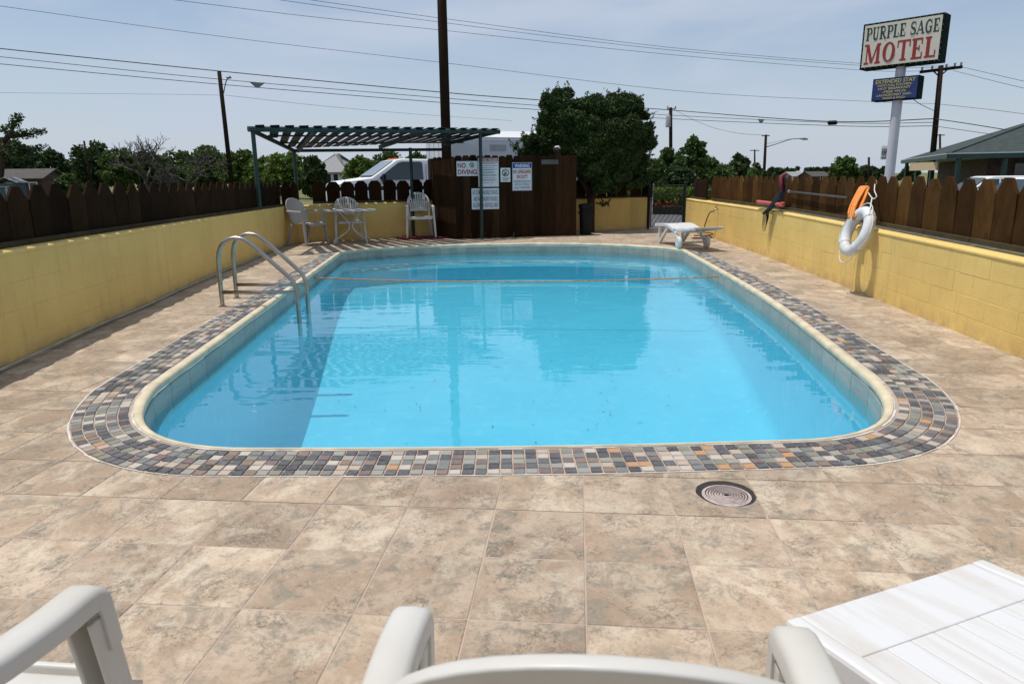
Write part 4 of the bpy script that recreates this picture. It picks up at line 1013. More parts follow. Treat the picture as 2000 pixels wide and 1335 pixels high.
# ================================================================== LOUNGERS
M['tan'] = mat('dirty_tan_plastic', (.45, .36, .26), .6, .2, 10, 0)
def make_lounger(label, loc, rz, W=.56, L=1.85):
    """local +y points from the head (wheel) end to the foot end; origin on the ground below the foot end"""
    t = thing('sun_lounger', label, 'lounger', loc, rz, 'white wheeled sun loungers')
    def z(s): return float(np.interp(s, [0, .06, .3, .5, .7, .9, .98, 1.2, 1.5, 1.85], [.345, .355, .37, .385, .365, .325, .315, .325, .355, .405]))
    ss = [k*.05 for k in range(int(L/.05)+1)]
    sm = [sum(z(min(max(s+q, 0), L)) for q in (-.08, -.04, 0, .04, .08))/5 for s in ss]
    def strip(x0, x1, s0, s1, th, name, parent, dz=0, bev=.004):
        mb = MB(); P = [(s, zz) for s, zz in zip(ss, sm) if s0-.001 <= s <= s1+.001]
        vs = []
        for s, zz in P: vs += [(x0, -s, zz+dz), (x1, -s, zz+dz), (x1, -s, zz+dz-th), (x0, -s, zz+dz-th)]
        fs = [(i*4+k, i*4+(k+1) % 4, (i+1)*4+(k+1) % 4, (i+1)*4+k) for i in range(len(P)-1) for k in range(4)]+[(0, 1, 2, 3), tuple((len(P)-1)*4+k for k in range(4))]
        return mb.add(vs, fs).build(name, 'lounger', parent, bevel=bev, local=True)
    hw = W/2
    bed = strip(-hw+.04, hw-.04, 0, .15, .016, 'foot_panel', t, -.001)
    strip(-hw+.04, hw-.04, .85, .95, .016, 'cross_panel', t, -.001); strip(-hw+.04, hw-.04, 1.0, 1.05, .016, 'cross_panel', t, -.001); strip(-hw+.04, hw-.04, 1.75, L, .016, 'head_panel', t, -.001)
    n = 8; wv = (W-.08)/n
    for s0, s1 in ((.15, .85), (1.05, 1.75)):
        for k in range(n): strip(-hw+.04+k*wv+.0007, -hw+.04+(k+1)*wv-.0007, s0+.0, s1, .012, 'slat', t, -.003, .002)
    for s0, s1 in ((.10, .90), (1.02, 1.80)): strip(-hw+.045, hw-.045, s0, s1, .004, 'under_panel', t, -.0075, 0).data.materials[0] = M['tan']
    for sx in (-1, 1):
        x0, x1 = (sx*hw, sx*(hw-.042)) if sx < 0 else (hw-.042, hw)
        strip(min(x0, x1), max(x0, x1), 0, .95, .06, 'side_rail', t, .004, .010); strip(min(x0, x1), max(x0, x1), 1.0, L, .045, 'side_rail', t, .004, .010)
        # V-shaped foot leg
        lg = MB(); xx = sx*(hw-.03)
        lg.bar((xx, -.20, .33), (xx, -.22, .03), .045, .05, (0, 1, 0)); lg.bar((xx, -.22, .024), (xx, -.60, .31), .045, .05, (0, 1, 0)); lg.box((xx, -.215, .018), (.046, .07, .035))
        lg.build('leg', 'lounger', t, bevel=.006, local=True)
        # wheel arm and wheel
        MB().bar((xx, -.78, .32), (xx, -1.22, .12), .035, .06, (0, 1, 0)).build('wheel_arm', 'lounger', t, bevel=.006, local=True)
        wheel = MB().lathe((xx+sx*.03-.03, -1.22, .105), [(.02, 0), (.088, .0), (.103, .012), (.105, .02), (.105, .04), (.103, .048), (.088, .06), (.02, .06)], 26, 'X').build('wheel', 'lounger', t, smooth=True, local=True)
        MB().lathe((xx+sx*.03-.034, -1.22, .105), [(.005, 0), (.072, .0), (.075, .004), (.075, .064), (.072, .068), (.005, .068)], 24, 'X').build('hub_cap', 'lounger', wheel, smooth=True, local=True)
    MB().tube([(-hw+.04, -1.22, .105), (hw-.04, -1.22, .105)], .016, 10).build('axle', 'lounger', t, smooth=True, local=True)
    MB().box((0, -1.22, .28), (W-.1, .05, .03)).build('cross_bar', 'lounger', t, local=True, bevel=.004)
    return t
make_lounger('white sun lounger with wheels by the right wall near the gate', (2.93, 13.10, 0), R(8), W=.50, L=1.85)
make_lounger('white sun lounger with dirty seams at the lower right corner', (.81, 1.335, 0), R(22), W=.585)

# ================================================================== LADDER RAILS
ld = thing('pool_ladder', 'stainless steel pool ladder rails on the left edge of the pool', 'pool ladder', (-2.87, 7.0, 0))
for y0, dxx in ((6.80, 0.), (7.30, -.05)):
    pth = catmull([(-2.87, y0, 0), (-2.868, y0, .25), (-2.862, y0, .48), (-2.82, y0, .60), (-2.72, y0, .668), (-2.60, y0, .66), (-2.50, y0, .585)], 5)
    pth += catmull([(-2.46, y0, .55), (-2.20, y0, .30), (-2.15, y0, .24), (-2.125, y0, .15), (-2.12, y0, .0), (-2.12, y0, -.30)], 5)
    rl = MB().tube([Vector(p)+Vector((dxx, 0, 0)) for p in pth], .0215, 12).build('rail', 'steel', ld, smooth='all')
    MB().tube([(-2.865+dxx, y0, .145), (-2.12+dxx, y0, .135)], .0185, 10).build('cross_bar', 'steel', rl, smooth='all')
    MB().lathe((-2.87+dxx, y0, 0), [(.04, 0), (.04, .006), (.024, .012)], 16).build('flange', 'steel', rl, smooth=True)
# safety rope across the pool
ra, rb = along(arc[int(len(seg_left)*.355)], DW+.02), along(arc[bounds[4]+int((bounds[5]-bounds[4])*.73)], DW+.02)
rp = thing('safety_rope', 'orange safety rope stretched across the pool between wall hooks', 'rope', (ra.x, ra.y, -.09))
pts = []
for k in range(41):
    t = k/40; p = ra.lerp(rb, t); pts.append((p.x, p.y, max(WZ+.004, -.085-.062*(1-(2*t-1)**2)) if True else 0))
MB().tube(pts, .0085, 6).build('rope_line', 'rusty', rp, smooth='all')
for p, sg in ((ra, 1), (rb, -1)):
    hk = MB().box((p.x-sg*.022, p.y, -.085), (.012, .05, .07)).build('hook_plate', 'rusty', rp, bevel=.004)
    MB().lathe((p.x, p.y, -.115), [(.008, 0), (.024, .012), (.024, .04), (.008, .055)], 10).build('rope_knot', 'rusty', rp, smooth=True)

# ================================================================== RIGHT WALL FITTINGS
def onr(px, py, back):
    best = None
    for (x0, y0), (x1, y1) in zip(RW, RW[1:]):
        d = CM @ Vector((px-1000, 667.5-py, -FPX)); e = Vector((x1-x0, y1-y0)).normalized(); nn = Vector((-e.y, e.x)); A = Vector((x0+back, y0))
        t = nn.dot(A)/nn.dot(d.xy); q = Vector((0, 0, EYE))+d*t
        if y0-.02 <= q.y <= y1+.02: best = q
    return best
rc = onr(1674, 452, -.13); ry = rc.y; rgx = xline(RW, ry)
ring_t = thing('life_ring', 'white foam life ring hanging on the right fence above the yellow wall', 'life ring', (rc.x, rc.y, rc.z))
tl = Matrix.Rotation(R(19), 3, 'Y')      # the lower edge leans out from the wall
def rp_(a, r, o=0): return rc+tl @ Vector((o, r*math.cos(a)*.92, r*math.sin(a)))
MB().tube([rp_(2*math.pi*k/36, .205) for k in range(36)], .056, 14, closed=True).build('ring_body', 'ring', ring_t, smooth='all')
for q in range(4):
    a0 = math.pi/4+q*math.pi/2
    c_ = rp_(a0, .205); d1 = (rp_(a0, .3)-rp_(a0, .2)).normalized(); d2 = tl @ Vector((1, 0, 0))
    MB().tube([c_+(d1*math.cos(2*math.pi*k/16)+d2*math.sin(2*math.pi*k/16))*.0575 for k in range(16)], .004, 6, closed=True).build('band', 'rope', ring_t, smooth='all')
    pth = [rp_(a0+u*math.pi/2, .263+(.07 if q in (2, 3) else .03)*math.sin(math.pi*u), -.01) for u in (0, .2, .4, .6, .8, 1)]
    MB().tube(catmull(pth, 4), .0055, 6).build('grab_cord', 'rope', ring_t, smooth='all')
hk0 = onr(1692, 366, .06); lo0 = onr(1668, 421, -.12)
rpo = thing('orange_rope_coil', 'orange throw rope looped on a fence hook above the life ring', 'rope', hk0)
for k in range(9):
    w = (k-4)*.017
    p0 = hk0+Vector((-.01, -w*.9, .004*math.sin(k*2))); lo = lo0+Vector((-.012*math.sin(k), -w*.8, .016*math.sin(k*1.9)))
    a = p0+Vector((-.03, .004, -.012)); b = p0+Vector((.0, -.006, -.012))
    m1 = p0.lerp(lo, .55)+Vector((-.04, .01, .0)); m2 = p0.lerp(lo, .55)+Vector((.012, -.012, .0))
    MB().tube(catmull([p0, a, m1, lo+Vector((-.025, .006, .01)), lo+Vector((.0, -.006, -.015)), m2, b], 5, closed=True), .012, 6, closed=True).build('loop', 'orange', rpo, smooth='all')
MB().tube(catmull([onr(1709, 360, .08), onr(1708, 372, .02), onr(1712, 384, .0), onr(1705, 388, .0), onr(1697, 378, .04), onr(1692, 368, .08)], 6), .006, 6).build('hook', 'rope', rpo, smooth='all')
MB().tube(catmull([onr(1703, 388, .0), onr(1700, 405, -.06), onr(1697, 420, -.10)], 5), .007, 6).build('cord', 'rope', rpo, smooth='all')
# telescopic pole along the fence
pa, pb = onr(1542, 374, .075), onr(1656, 386, .075)
pl_ = thing('skimmer_pole', 'grey telescopic pole hung along the right fence', 'pole', pa)
MB().tube([pa, pb], .0125, 10).build('pole_tube', 'polegrey', pl_, smooth=True); MB().tube([pa-(pb-pa).normalized()*.03, pa+(pb-pa).normalized()*.03], .022, 10).build('end_cap', 'insul', pl_, smooth=True)
MB().box(pb.lerp(pa, .12)+Vector((.02, 0, 0)), (.05, .03, .03)).build('bracket', 'iron', pl_)
nt = onr(1533, 390, .06)
net = thing('leaf_net', 'dark leaf net draped over the right fence with crimson band', 'net', (nt.x, nt.y, .72))
mb = MB(); nr = 14; nc = 9
for j in range(nr):
    f = j/(nr-1); z = 1.17-.52*f; wdt = .10+.05*math.sin(f*3)-.03*f
    for i in range(nc):
        u = i/(nc-1)*2-1; mb.v.append((nt.x-.03-.045*(1-u*u)-.012*math.sin(i*2.4+j*.6)-.10*max(0, f-.45)/.55, nt.y+u*wdt+.36*f*f, z+.012*math.sin(i*1.9)))
mb.f = [(j*nc+i, j*nc+i+1, (j+1)*nc+i+1, (j+1)*nc+i) for j in range(nr-1) for i in range(nc-1)]
mb.build('net_bag', 'net', net, smooth='all')
MB().tube(catmull([(nt.x-.02, nt.y-.02, 1.22), (nt.x-.085, nt.y-.03, 1.17), (nt.x-.09, nt.y-.06, 1.08), (nt.x-.07, nt.y-.05, .98)], 5), [.02]*3+[.028]*10+[.02]*3, 8).build('net_band', 'netred', net, smooth='all')
for k in range(5):
    r_ = .05+.012*k; MB().tube([(nt.x-.09-.01*k, nt.y+.38+r_*.8*math.cos(a*.524), .62-.02*k+r_*1.5*math.sin(a*.524)) for a in range(12)], .004, 5, closed=True).build('cord_loop', 'net', net, smooth='all')
ta, tb_ = onr(1480, 394, -.02), onr(1528, 400, -.02)
rt = thing('red_tube', 'faded red tube lying on top of the right wall', 'tube', ta)
MB().tube([ta, tb_], .028, 12).build('tube_body', 'tubered', rt, smooth=True); MB().lathe(tb_, [(.01, -.03), (.036, -.02), (.036, .03), (.01, .04)], 12).build('end_knob', 'tubered', rt, smooth=True)
# tap and hose
tp = onr(1400, 408, -.03)
tap = thing('wall_tap', 'brass tap on the right wall behind the lounger', 'tap', tp)
MB().tube([tp+Vector((.05, 0, .0)), tp, tp+Vector((-.04, .0, -.01)), tp+Vector((-.055, .02, -.05))], .012, 8).build('spout', 'brass', tap, smooth=True)
MB().tube([tp+Vector((-.015, 0, 0)), tp+Vector((-.015, 0, .045))], .009, 8).build('valve_stem', 'brass', tap, smooth=True); MB().tube([tp+Vector((-.015, -.03, .05)), tp+Vector((-.015, .03, .05))], .007, 6).build('handle', 'iron', tap, smooth=True)
hs = [tp+Vector((-.055, .02, -.05)), tp+Vector((-.09, .10, -.06)), tp+Vector((-.10, .28, -.20)), tp+Vector((-.12, .42, -.42)), Vector((tp.x-.16, tp.y+.46, .05))]
for k in range(26): a = k*.6; hs.append(Vector((tp.x-.32+.17*math.cos(a), tp.y-.35+.45*math.exp(-k*.2)+.17*math.sin(a), .02+.006*k)))
tag(MB().tube(catmull(hs, 3), .011, 7).build('garden_hose', 'hose', smooth='all'), 'dark red hose running from the wall tap to a coil', 'hose')

# ================================================================== BIN, GATE, POST LIGHT
bn = thing('trash_bin', 'black plastic bin beside the right end of the enclosure', 'bin', (1.60, 14.98, 0))
MB().lathe((1.60, 14.98, 0), [(.115, 0), (.12, .02), (.142, .56), (.142, .585)], 24).build('bin_body', 'black', bn, smooth=True)
MB().lathe((1.60, 14.98, .57), [(.14, 0), (.156, .004), (.158, .05), (.14, .075), (.05, .09), (.02, .092)], 24).build('bin_lid', 'black', bn, smooth=True)
for sx in (-1, 1): MB().box((1.60+sx*.152, 14.98, .47), (.03, .09, .03)).build('handle', 'black', bn, bevel=.006)
gt = thing('iron_gate', 'black iron gate with diagonal bars between the yellow walls', 'gate', (3.23, 16.44, 0))
ga, gb = Vector((3.27, 16.43)), Vector((3.985, 16.31)); gd = (gb-ga).normalized(); gl_ = (gb-ga).length
def gp(u, z): q = ga+gd*u; return Vector((q.x, q.y, z))
MB().tube([gp(-.05, 0), gp(-.05, 1.02)], .035, 4).build('gate_post', 'iron', gt); MB().tube([gp(gl_+.04, 0), gp(gl_+.04, 1.02)], .03, 4).build('gate_post', 'iron', gt)
fr_ = MB()
for a, b in (((0, .04), (gl_, .04)), ((0, .99), (gl_, .99)), ((0, .04), (0, .99)), ((gl_, .04), (gl_, .99)), ((0, .80), (gl_, .80))): fr_.tube([gp(*a), gp(*b)], .012, 6)
fr_.build('gate_frame', 'iron', gt)
for k in range(13):
    u0 = -.60+k*.105; a, b = (u0, .04), (u0+.62, .99)
    def clip(a, b):
        (x0, z0), (x1, z1) = a, b
        if x0 < 0: z0 += (0-x0)/(x1-x0)*(z1-z0); x0 = 0
        if x1 > gl_: z1 = z0+(gl_-x0)/(x1-x0)*(z1-z0); x1 = gl_
        return (x0, z0), (x1, z1)
    if a[0] >= gl_ or b[0] <= 0: continue
    a, b = clip(a, b)
    if b[0]-a[0] < .03: continue
    MB().tube([gp(*a), gp(*b)], .006, 6).build('diagonal_bar', 'iron', gt)
pw = thing('tilted_floodlight', 'white tilted floodlight on a short post by the gate', 'floodlight', (3.34, 16.75, 0))
MB().tube([(3.34, 16.75, -.05), (3.34, 16.75, .98)], .035, 10).build('post', 'polewhite', pw, smooth=True)
MB().bar((3.36, 16.74, .95), (3.16, 16.72, 1.27), .10, .05, (0, 1, 0)).build('lamp_housing', 'truck', pw, bevel=.008); MB().box((3.15, 16.72, 1.20), (.05, .08, .09)).build('lamp_head', 'truck', pw, bevel=.008)

# ================================================================== VEGETATION
def leaf_mesh(name, pts, size, m, parent, flat=0., droop=0., aspect=.55, kind=None):
    """one mesh of many small leaf faces around the given points"""
    P = np.asarray(pts, float); n = len(P)
    d = rng.normal(size=(n, 3)); d[:, 2] = d[:, 2]*(1-flat)-droop; d /= np.linalg.norm(d, axis=1)[:, None]+1e-9
    u = rng.normal(size=(n, 3)); u -= d*(u*d).sum(1)[:, None]; u /= np.linalg.norm(u, axis=1)[:, None]+1e-9
    s_ = size*rng.uniform(.6, 1.35, n)[:, None]
    v = np.empty((n, 4, 3)); v[:, 0] = P-d*s_*.5; v[:, 1] = P+u*s_*aspect*.5; v[:, 2] = P+d*s_*.5; v[:, 3] = P-u*s_*aspect*.5
    off_ = ROOT.get(parent.name, Vector()); v -= np.array(off_)
    me = bpy.data.meshes.new(name); me.vertices.add(4*n); me.vertices.foreach_set('co', v.ravel()); me.loops.add(4*n); me.loops.foreach_set('vertex_index', np.arange(4*n)); me.polygons.add(n); me.polygons.foreach_set('loop_start', np.arange(n)*4)
    me.update(calc_edges=True); me.materials.append(M[m])
    a = me.attributes.new('rnd', 'FLOAT', 'FACE'); a.data.foreach_set('value', rng.uniform(0, 1, n))
    o = bpy.data.objects.new(name, me); C.objects.link(o); o.parent = parent; ROOT[o.name] = off_
    if kind: o['kind'] = kind
    return o
def clump_points(centres, radii, per):
    out = []
    for c, r in zip(centres, radii):
        k = max(4, int(per*r*r)); q = rng.normal(size=(k, 3)); q /= np.linalg.norm(q, axis=1)[:, None]; q *= (rng.uniform(0, 1, k)**.45)[:, None]
        out.append(np.array(c)+q*np.array([r, r, r*.78]))
    return np.concatenate(out)
def limb(mb, a, b, r0, r1, bend=.1, n=5):
    a, b = Vector(a), Vector(b); L = (b-a).length; P = []
    w1 = Vector(rng.normal(size=3))*L*bend*.5
    for k in range(n+1):
        t = k/n; P.append(a.lerp(b, t)+w1*math.sin(math.pi*t))
    mb.tube(P, [r0+(r1-r0)*k/n for k in range(n+1)], 7); return P
def tree(name, label, base, height, halfw, m, leaf=.16, nclump=95, dens=900, group=None, low=.25, cr=None, skew=0, flat=.0, squash=1.0):
    bx, by, bz = base
    t = thing(name, label, 'tree', base, 0, group)
    cz = bz+height*(low+(1-low)/2); rz_ = height*(1-low)/2
    cs = []
    for k in range(nclump):
        q = rng.normal(size=3); q /= np.linalg.norm(q); q *= rng.uniform(.35, 1)**.6
        w = 1-.25*max(0, q[2])
        cs.append((bx+q[0]*halfw*.82*w+skew*q[2], by+q[1]*halfw*.7*w, cz+q[2]*rz_*.86))
    rr = [halfw*(cr or .23)*rng.uniform(.6, 1.25) for _ in cs]
    leaf_mesh('crown', clump_points(cs, rr, dens/(halfw*(cr or .23))**2/nclump*26), leaf, m, t, flat)
    # a few branches
    tk = MB(); top = (bx+skew*.3, by, cz); limb(tk, (bx, by, bz-.1), top, height*.035+.03, height*.016, .04)
    for k in range(0, nclump, 3):
        c = cs[k]; s0 = Vector((bx, by, bz+height*rng.uniform(low*.6, low+.35))); limb(tk, s0, c, height*.013, height*.003, .12, 4)
    tk.build('trunk', 'bark', t, smooth='all')
    return t
# juniper behind the enclosure --------------------------------------
jb = Vector((1.78, 15.72, 0))
jun = thing('juniper_tree', 'big dark green juniper tree with shaggy crown beside the enclosure', 'tree', jb)
tk = MB()
limb(tk, jb+Vector((0, 0, -.05)), jb+Vector((.03, .15, .85)), .10, .085, .05); limb(tk, jb+Vector((.03, .15, .8)), (1.25, 15.9, 2.0), .075, .04, .08); limb(tk, jb+Vector((.03, .15, .8)), (2.35, 16.1, 2.2), .08, .04, .08); limb(tk, jb+Vector((.0, .1, .55)), (2.1, 15.6, 1.5), .05, .02, .1)
limb(tk, (1.35, 15.9, 1.75), (.55, 15.95, 2.0), .04, .015, .1)
tk.build('trunk', 'bark', jun, smooth='all')
jc = []
def jblob(px, py, Y, r, n):
    c = at(px, py, Y)
    for _ in range(n):
        q = rng.normal(size=3); q /= np.linalg.norm(q); q *= rng.uniform(.5, 1)
        jc.append((c.x+q[0]*r, c.y+q[1]*r*.8, c.z+q[2]*r*.9, r*rng.uniform(.28, .45)))
for a in ((1085, 205, 15.9, .32, 18), (1078, 240, 15.9, .30, 16), (1072, 268, 15.85, .30, 16), (1045, 285, 15.8, .28, 14), (1160, 290, 15.9, .75, 40), (1130, 240, 16.0, .6, 26), (1205, 260, 16.0, .75, 34), (1050, 300, 15.95, .30, 16), (1095, 300, 15.95, .40, 18), (1110, 205, 16.0, .42, 20), (1150, 240, 15.8, .55, 26), (1200, 225, 16.2, .50, 24), (1225, 270, 16.0, .55, 26), (1190, 300, 15.7, .55, 26), (1120, 270, 15.9, .45, 20), (1075, 283, 15.9, .30, 12), (1040, 290, 15.9, .28, 12), (1235, 330, 16.0, .42, 18), (1190, 345, 15.5, .38, 18), (1155, 330, 15.45, .28, 12), (1085, 215, 16.0, .26, 8), (1255, 235, 16.1, .22, 8), (1215, 365, 15.6, .22, 8), (1010, 285, 15.9, .10, 4), (1180, 398, 15.5, .05, 2)): jblob(*a)
pts = []
for x, y, z, r in jc:
    k = int(1150*(r/.17)**1.6); q = rng.normal(size=(k, 3)); q /= np.linalg.norm(q, axis=1)[:, None]; q *= (rng.uniform(0, 1, k)**.5)[:, None]; pts.append(np.array((x, y, z))+q*np.array((r, r, r*.85)))
allc = np.array(jc)
for _ in range(900):
    x, y, z, r = allc[rng.integers(len(allc))]; q = rng.normal(size=3); q[2] = abs(q[2])*.6+.1; q /= np.linalg.norm(q); st0 = np.array((x, y, z))+q*r*.85
    dr = q*np.array((1, 1, .5))+np.array((0, 0, .25))+rng.normal(size=3)*.2; dr /= np.linalg.norm(dr); L_ = rng.uniform(.10, .24); k = 18; tt = rng.uniform(0, 1, k)
    pts.append(st0+dr*(tt*L_)[:, None]+rng.normal(size=(k, 3))*(.035*(1-tt))[:, None])
leaf_mesh('crown', np.concatenate(pts), .070, 'juniper', jun, droop=-.35, aspect=.34)
stub = at(1090, 300, 15.35); MB().tube([stub+Vector((.04, 0, -.35)), stub+Vector((0, 0, 0)), stub+Vector((-.06, -.02, .12))], [.055, .055, .06], 9).build('cut_limb', 'bark', jun, smooth='all'); MB().tube([stub+Vector((-.075, -.02, .13)), stub+Vector((.0, -.03, .135)), stub+Vector((.04, -.03, .10))], [.02, .03, .02], 8).build('cut_face', 'signwhite', jun, smooth='all')
# trees across the field --------------------------------------------
def ptree(px, topy, hw_px, Y, m, label, **k):
    b = at(px, 352, Y); g_ = gz(b.x, Y); top = at(px, topy, Y).z; hwm = hw_px*Y/FPX*1.25
    return tree(k.pop('name', 'tree'), label, (b.x, Y, g_), top-g_, hwm, m, leaf=k.pop('leaf', .0055*Y), **k)
FG = 'trees beyond the left fence'
ptree(20, 262, 48, 62, 'leafdark', 'dark tree at the far left edge behind the blue shed', group=FG, low=.05, dens=260)
ptree(62, 280, 34, 64, 'leafdark', 'dark tree behind the brown-roofed house', group=FG, low=.05, dens=220)
ptree(108, 288, 30, 75, 'leafdark', 'low dark tree just right of the brown-roofed house', group=FG, low=.05, dens=220)
ptree(150, 310, 40, 80, 'leafdark', 'broad dark tree behind the leaning thin pole', group=FG, low=.02, dens=220)
ptree(188, 270, 38, 72, 'leafdark', 'tallest dark tree right of the leaning thin pole', group=FG, low=.05, dens=260)
ptree(236, 284, 36, 70, 'leafmid', 'green tree left of the bare dead tree', group=FG, low=.05, dens=220)
ptree(290, 290, 40, 76, 'leafdark', 'dark tree directly behind the bare dead tree', group=FG, low=.02, dens=220)
ptree(345, 288, 38, 78, 'leafmid', 'green tree behind the second smaller bare tree', group=FG, low=.02, dens=220)
ptree(410, 282, 42, 66, 'leafmid', 'round green tree left of the street lamp pole', group=FG, low=.02, dens=260)
ptree(470, 288, 38, 64, 'leafmid', 'green tree right of the street lamp pole', group=FG, low=.02, dens=240)
ptree(515, 300, 34, 52, 'leaflight', 'yellow-green tree seen behind the left pergola post', group=FG, low=.02, dens=240)
ptree(565, 290, 42, 48, 'leaflight', 'yellow-green tree seen under the pergola left of the house', group=FG, low=.02, dens=300)
ptree(612, 300, 26, 46, 'leafdark', 'dark bush-like tree hiding the left side of the grey-roofed house', group=FG, low=.0, dens=200)
ptree(705, 300, 30, 58, 'leaflight', 'light green tree just right of the grey-roofed house', group=FG, low=.0, dens=220)
ptree(760, 292, 44, 60, 'leafmid', 'green tree behind the truck cab', group=FG, low=.0, dens=260)
ptree(820, 298, 34, 62, 'leafmid', 'green tree behind the front of the truck box', group=FG, low=.0, dens=200)
ptree(130, 338, 22, 52, 'leafmid', 'small round bush before the dark trees on the left', group=FG, low=.0, dens=160, name='bush')
# the crooked tree at the left edge with bare reaching limbs
b = at(-14, 352, 50); ct_ = thing('crooked_tree', 'crooked tree at the left edge with leafy limbs reaching right', 'tree', (b.x, 50, -.05))
tk = MB(); cl = []
def lp(px, py, dy=0): return at(px, py, 50+dy)
L1 = limb(tk, (b.x, 50, -.1), lp(8, 275), .20, .16, .05); limb(tk, lp(8, 275), lp(28, 258), .2, .13, .05)
for tgt, r0 in (((36, 232), .09), ((78, 256), .10), ((8, 250), .09), ((55, 262), .06), ((78, 290), .07), ((60, 300), .07)):
    P = limb(tk, lp(20, 268) if tgt[1] < 280 else lp(8, 285), lp(*tgt), r0, .03, .10)
    for q in P[2:]: cl.append(tuple(q+Vector(rng.normal(size=3))*.12))
tk.build('trunk', 'bark', ct_, smooth='all')
leaf_mesh('crown', clump_points(cl+[tuple(lp(34, 229)), tuple(lp(30, 232)), tuple(lp(70, 260)), tuple(lp(24, 244)), tuple(lp(72, 291)), tuple(lp(20, 300)), tuple(lp(40, 300)), tuple(lp(-5, 290))], [.40]*len(cl)+[.42]*4+[.5, .8, .8, 1.1], 260), .2, 'leafdark', ct_)
# bare dead trees
def dead(px, topy, Y, label, seed, spread):
    b = at(px, 352, Y); t = thing('dead_tree', label, 'tree', (b.x, Y, gz(b.x, Y)), 0, 'bare dead trees beyond the fence'); r = random.Random(seed); mb = MB(); tw = MB()
    H_ = at(px, topy, Y).z
    def grow(p, d, L, rad, lev):
        q = p+d*L; mid = p.lerp(q, .5)+Vector((r.gauss(0, .1), r.gauss(0, .1), r.gauss(0, .06)))*L
        (mb if lev < 3 else tw).tube([p, mid, q], [rad, rad*.85, rad*.68], 6 if lev < 3 else 4)
        if lev >= 6: return
        for k in range(3 if lev < 4 else 2):
            nd = (d+Vector((r.gauss(0, spread), r.gauss(0, spread), r.gauss(.10, .35)))).normalized(); grow(q if k else mid.lerp(q, .6), nd, L*r.uniform(.62, .84), rad*(.62 if k else .7), lev+1)
    grow(Vector((b.x, Y, -.1)), Vector((.05, 0, 1)), H_*.27, H_*.028, 0)
    mb.build('trunk', 'deadwood', t, smooth='all'); tag(tw.build('twigs', 'deadwood', t, smooth='all'), kind='stuff')
dead(282, 222, 46, 'tall bare dead tree standing in front of the dark trees', 4, .62); dead(368, 252, 48, 'smaller bare tree right of the tall dead tree', 9, .66); dead(318, 300, 47, 'low tangled dead tree between the two bare trees', 12, .9)
# right side
RG = 'trees beyond the gate'
ptree(1300, 285, 40, 34, 'leafmid', 'leafy tree just right of the juniper behind the gate', group=RG, low=.0, dens=420)
ptree(1343, 250, 30, 36, 'leafmid', 'taller light-crowned tree right of the pole with transformer', group=RG, low=.0, dens=300, skew=.3)
ptree(1385, 300, 40, 42, 'leafmid', 'broad green tree above the two dark pickets', group=RG, low=.0, dens=300)
ptree(1440, 296, 34, 46, 'leafdark', 'dark round tree left of the street light on a wooden pole', group=RG, low=.0, dens=260)
ptree(1472, 312, 22, 40, 'leafmid', 'small green tree at the foot of the wooden lamp pole', group=RG, low=.0, dens=200)
ptree(1330, 318, 40, 28, 'leafdark', 'dark hedge-like tree right behind the gate', group=RG, low=.0, dens=420)
ptree(1645, 300, 27, 85, 'leafmid', 'round tree standing alone above the net on the fence', group=RG, low=.0, dens=220)
for k, (px, ty, hw_, Y) in enumerate(((1515, 327, 20, 150), (1548, 324, 22, 150), (1585, 326, 20, 145), (1612, 325, 16, 140), (1690, 322, 20, 130), (1722, 324, 18, 120), (1775, 322, 22, 110))):
    ptree(px, ty, hw_, Y, 'leafdark', ('far low tree beside the wooden lamp pole', 'far low tree above the crimson net band', 'far low tree right of the crimson net band', 'far low tree just left of the lone round tree', 'far low tree just right of the lone round tree', 'far low tree left of the motel sign pole', 'far low tree seen under the motel porch roof')[k], group='far trees at the right', low=.0, dens=120, nclump=18)
# planter with flowers behind the gate
pt = thing('flower_planter', 'planter of yellow-green plants and red flowers behind the gate', 'planter', (5.4, 24.0, gz(5.4, 24.0)))
MB().box((5.4, 24.2, .05), (4.4, 1.4, .34)).build('planter_edge', 'mulch', pt, bevel=.02)
pts = rng.uniform((3.4, 23.6, .2), (7.4, 24.8, .80), size=(6500, 3)); leaf_mesh('foliage', pts, .15, 'leaflight', pt, aspect=.4, kind='stuff')
pts = rng.uniform((4.3, 23.48, .18), (5.6, 23.65, .36), size=(110, 3)); leaf_mesh('flowers', pts, .08, 'leafred', pt, aspect=.9, kind='stuff')

# ================================================================== TRUCK
def profile_body(name, prof, y0, y1, m, parent, bevel=.04, tumble=None):
    mb = MB(); n = len(prof); vs = []
    for y in (y0, y1):
        for x, z in prof:
            yy = y
            if tumble and z > tumble[0]: yy = y*(1-(z-tumble[0])*tumble[1])
            vs.append((x, yy, z))
    mb.add(vs, [tuple(range(n)), tuple(range(n, 2*n))]+[(i, (i+1) % n, n+(i+1) % n, n+i) for i in range(n)])
    return mb.build(name, m, parent, bevel=bevel, seg=3, local=True, smooth=True)
def wheel(parent, x, y, r, w):
    wh = MB().lathe((x, y-w/2, r), [(r*.6, 0), (r*.92, 0), (r, w*.15), (r, w*.85), (r*.92, w), (r*.6, w)], 24, 'Y').build('wheel', 'rubber', parent, smooth=True, local=True)
    MB().lathe((x, y-w/2-.005, r), [(r*.1, 0), (r*.58, .0), (r*.6, .02), (r*.6, w-.02+.01), (r*.58, w+.01), (r*.1, w+.01)], 18, 'Y').build('rim', 'insul', wh, smooth=True, local=True)
ta_ = R(180+25)
TY = 25.2
ca_ = at(838, 357, TY)
tr = thing('white_truck', 'white work truck with big box body parked behind the fence', 'truck', (ca_.x, TY, -.04), ta_)
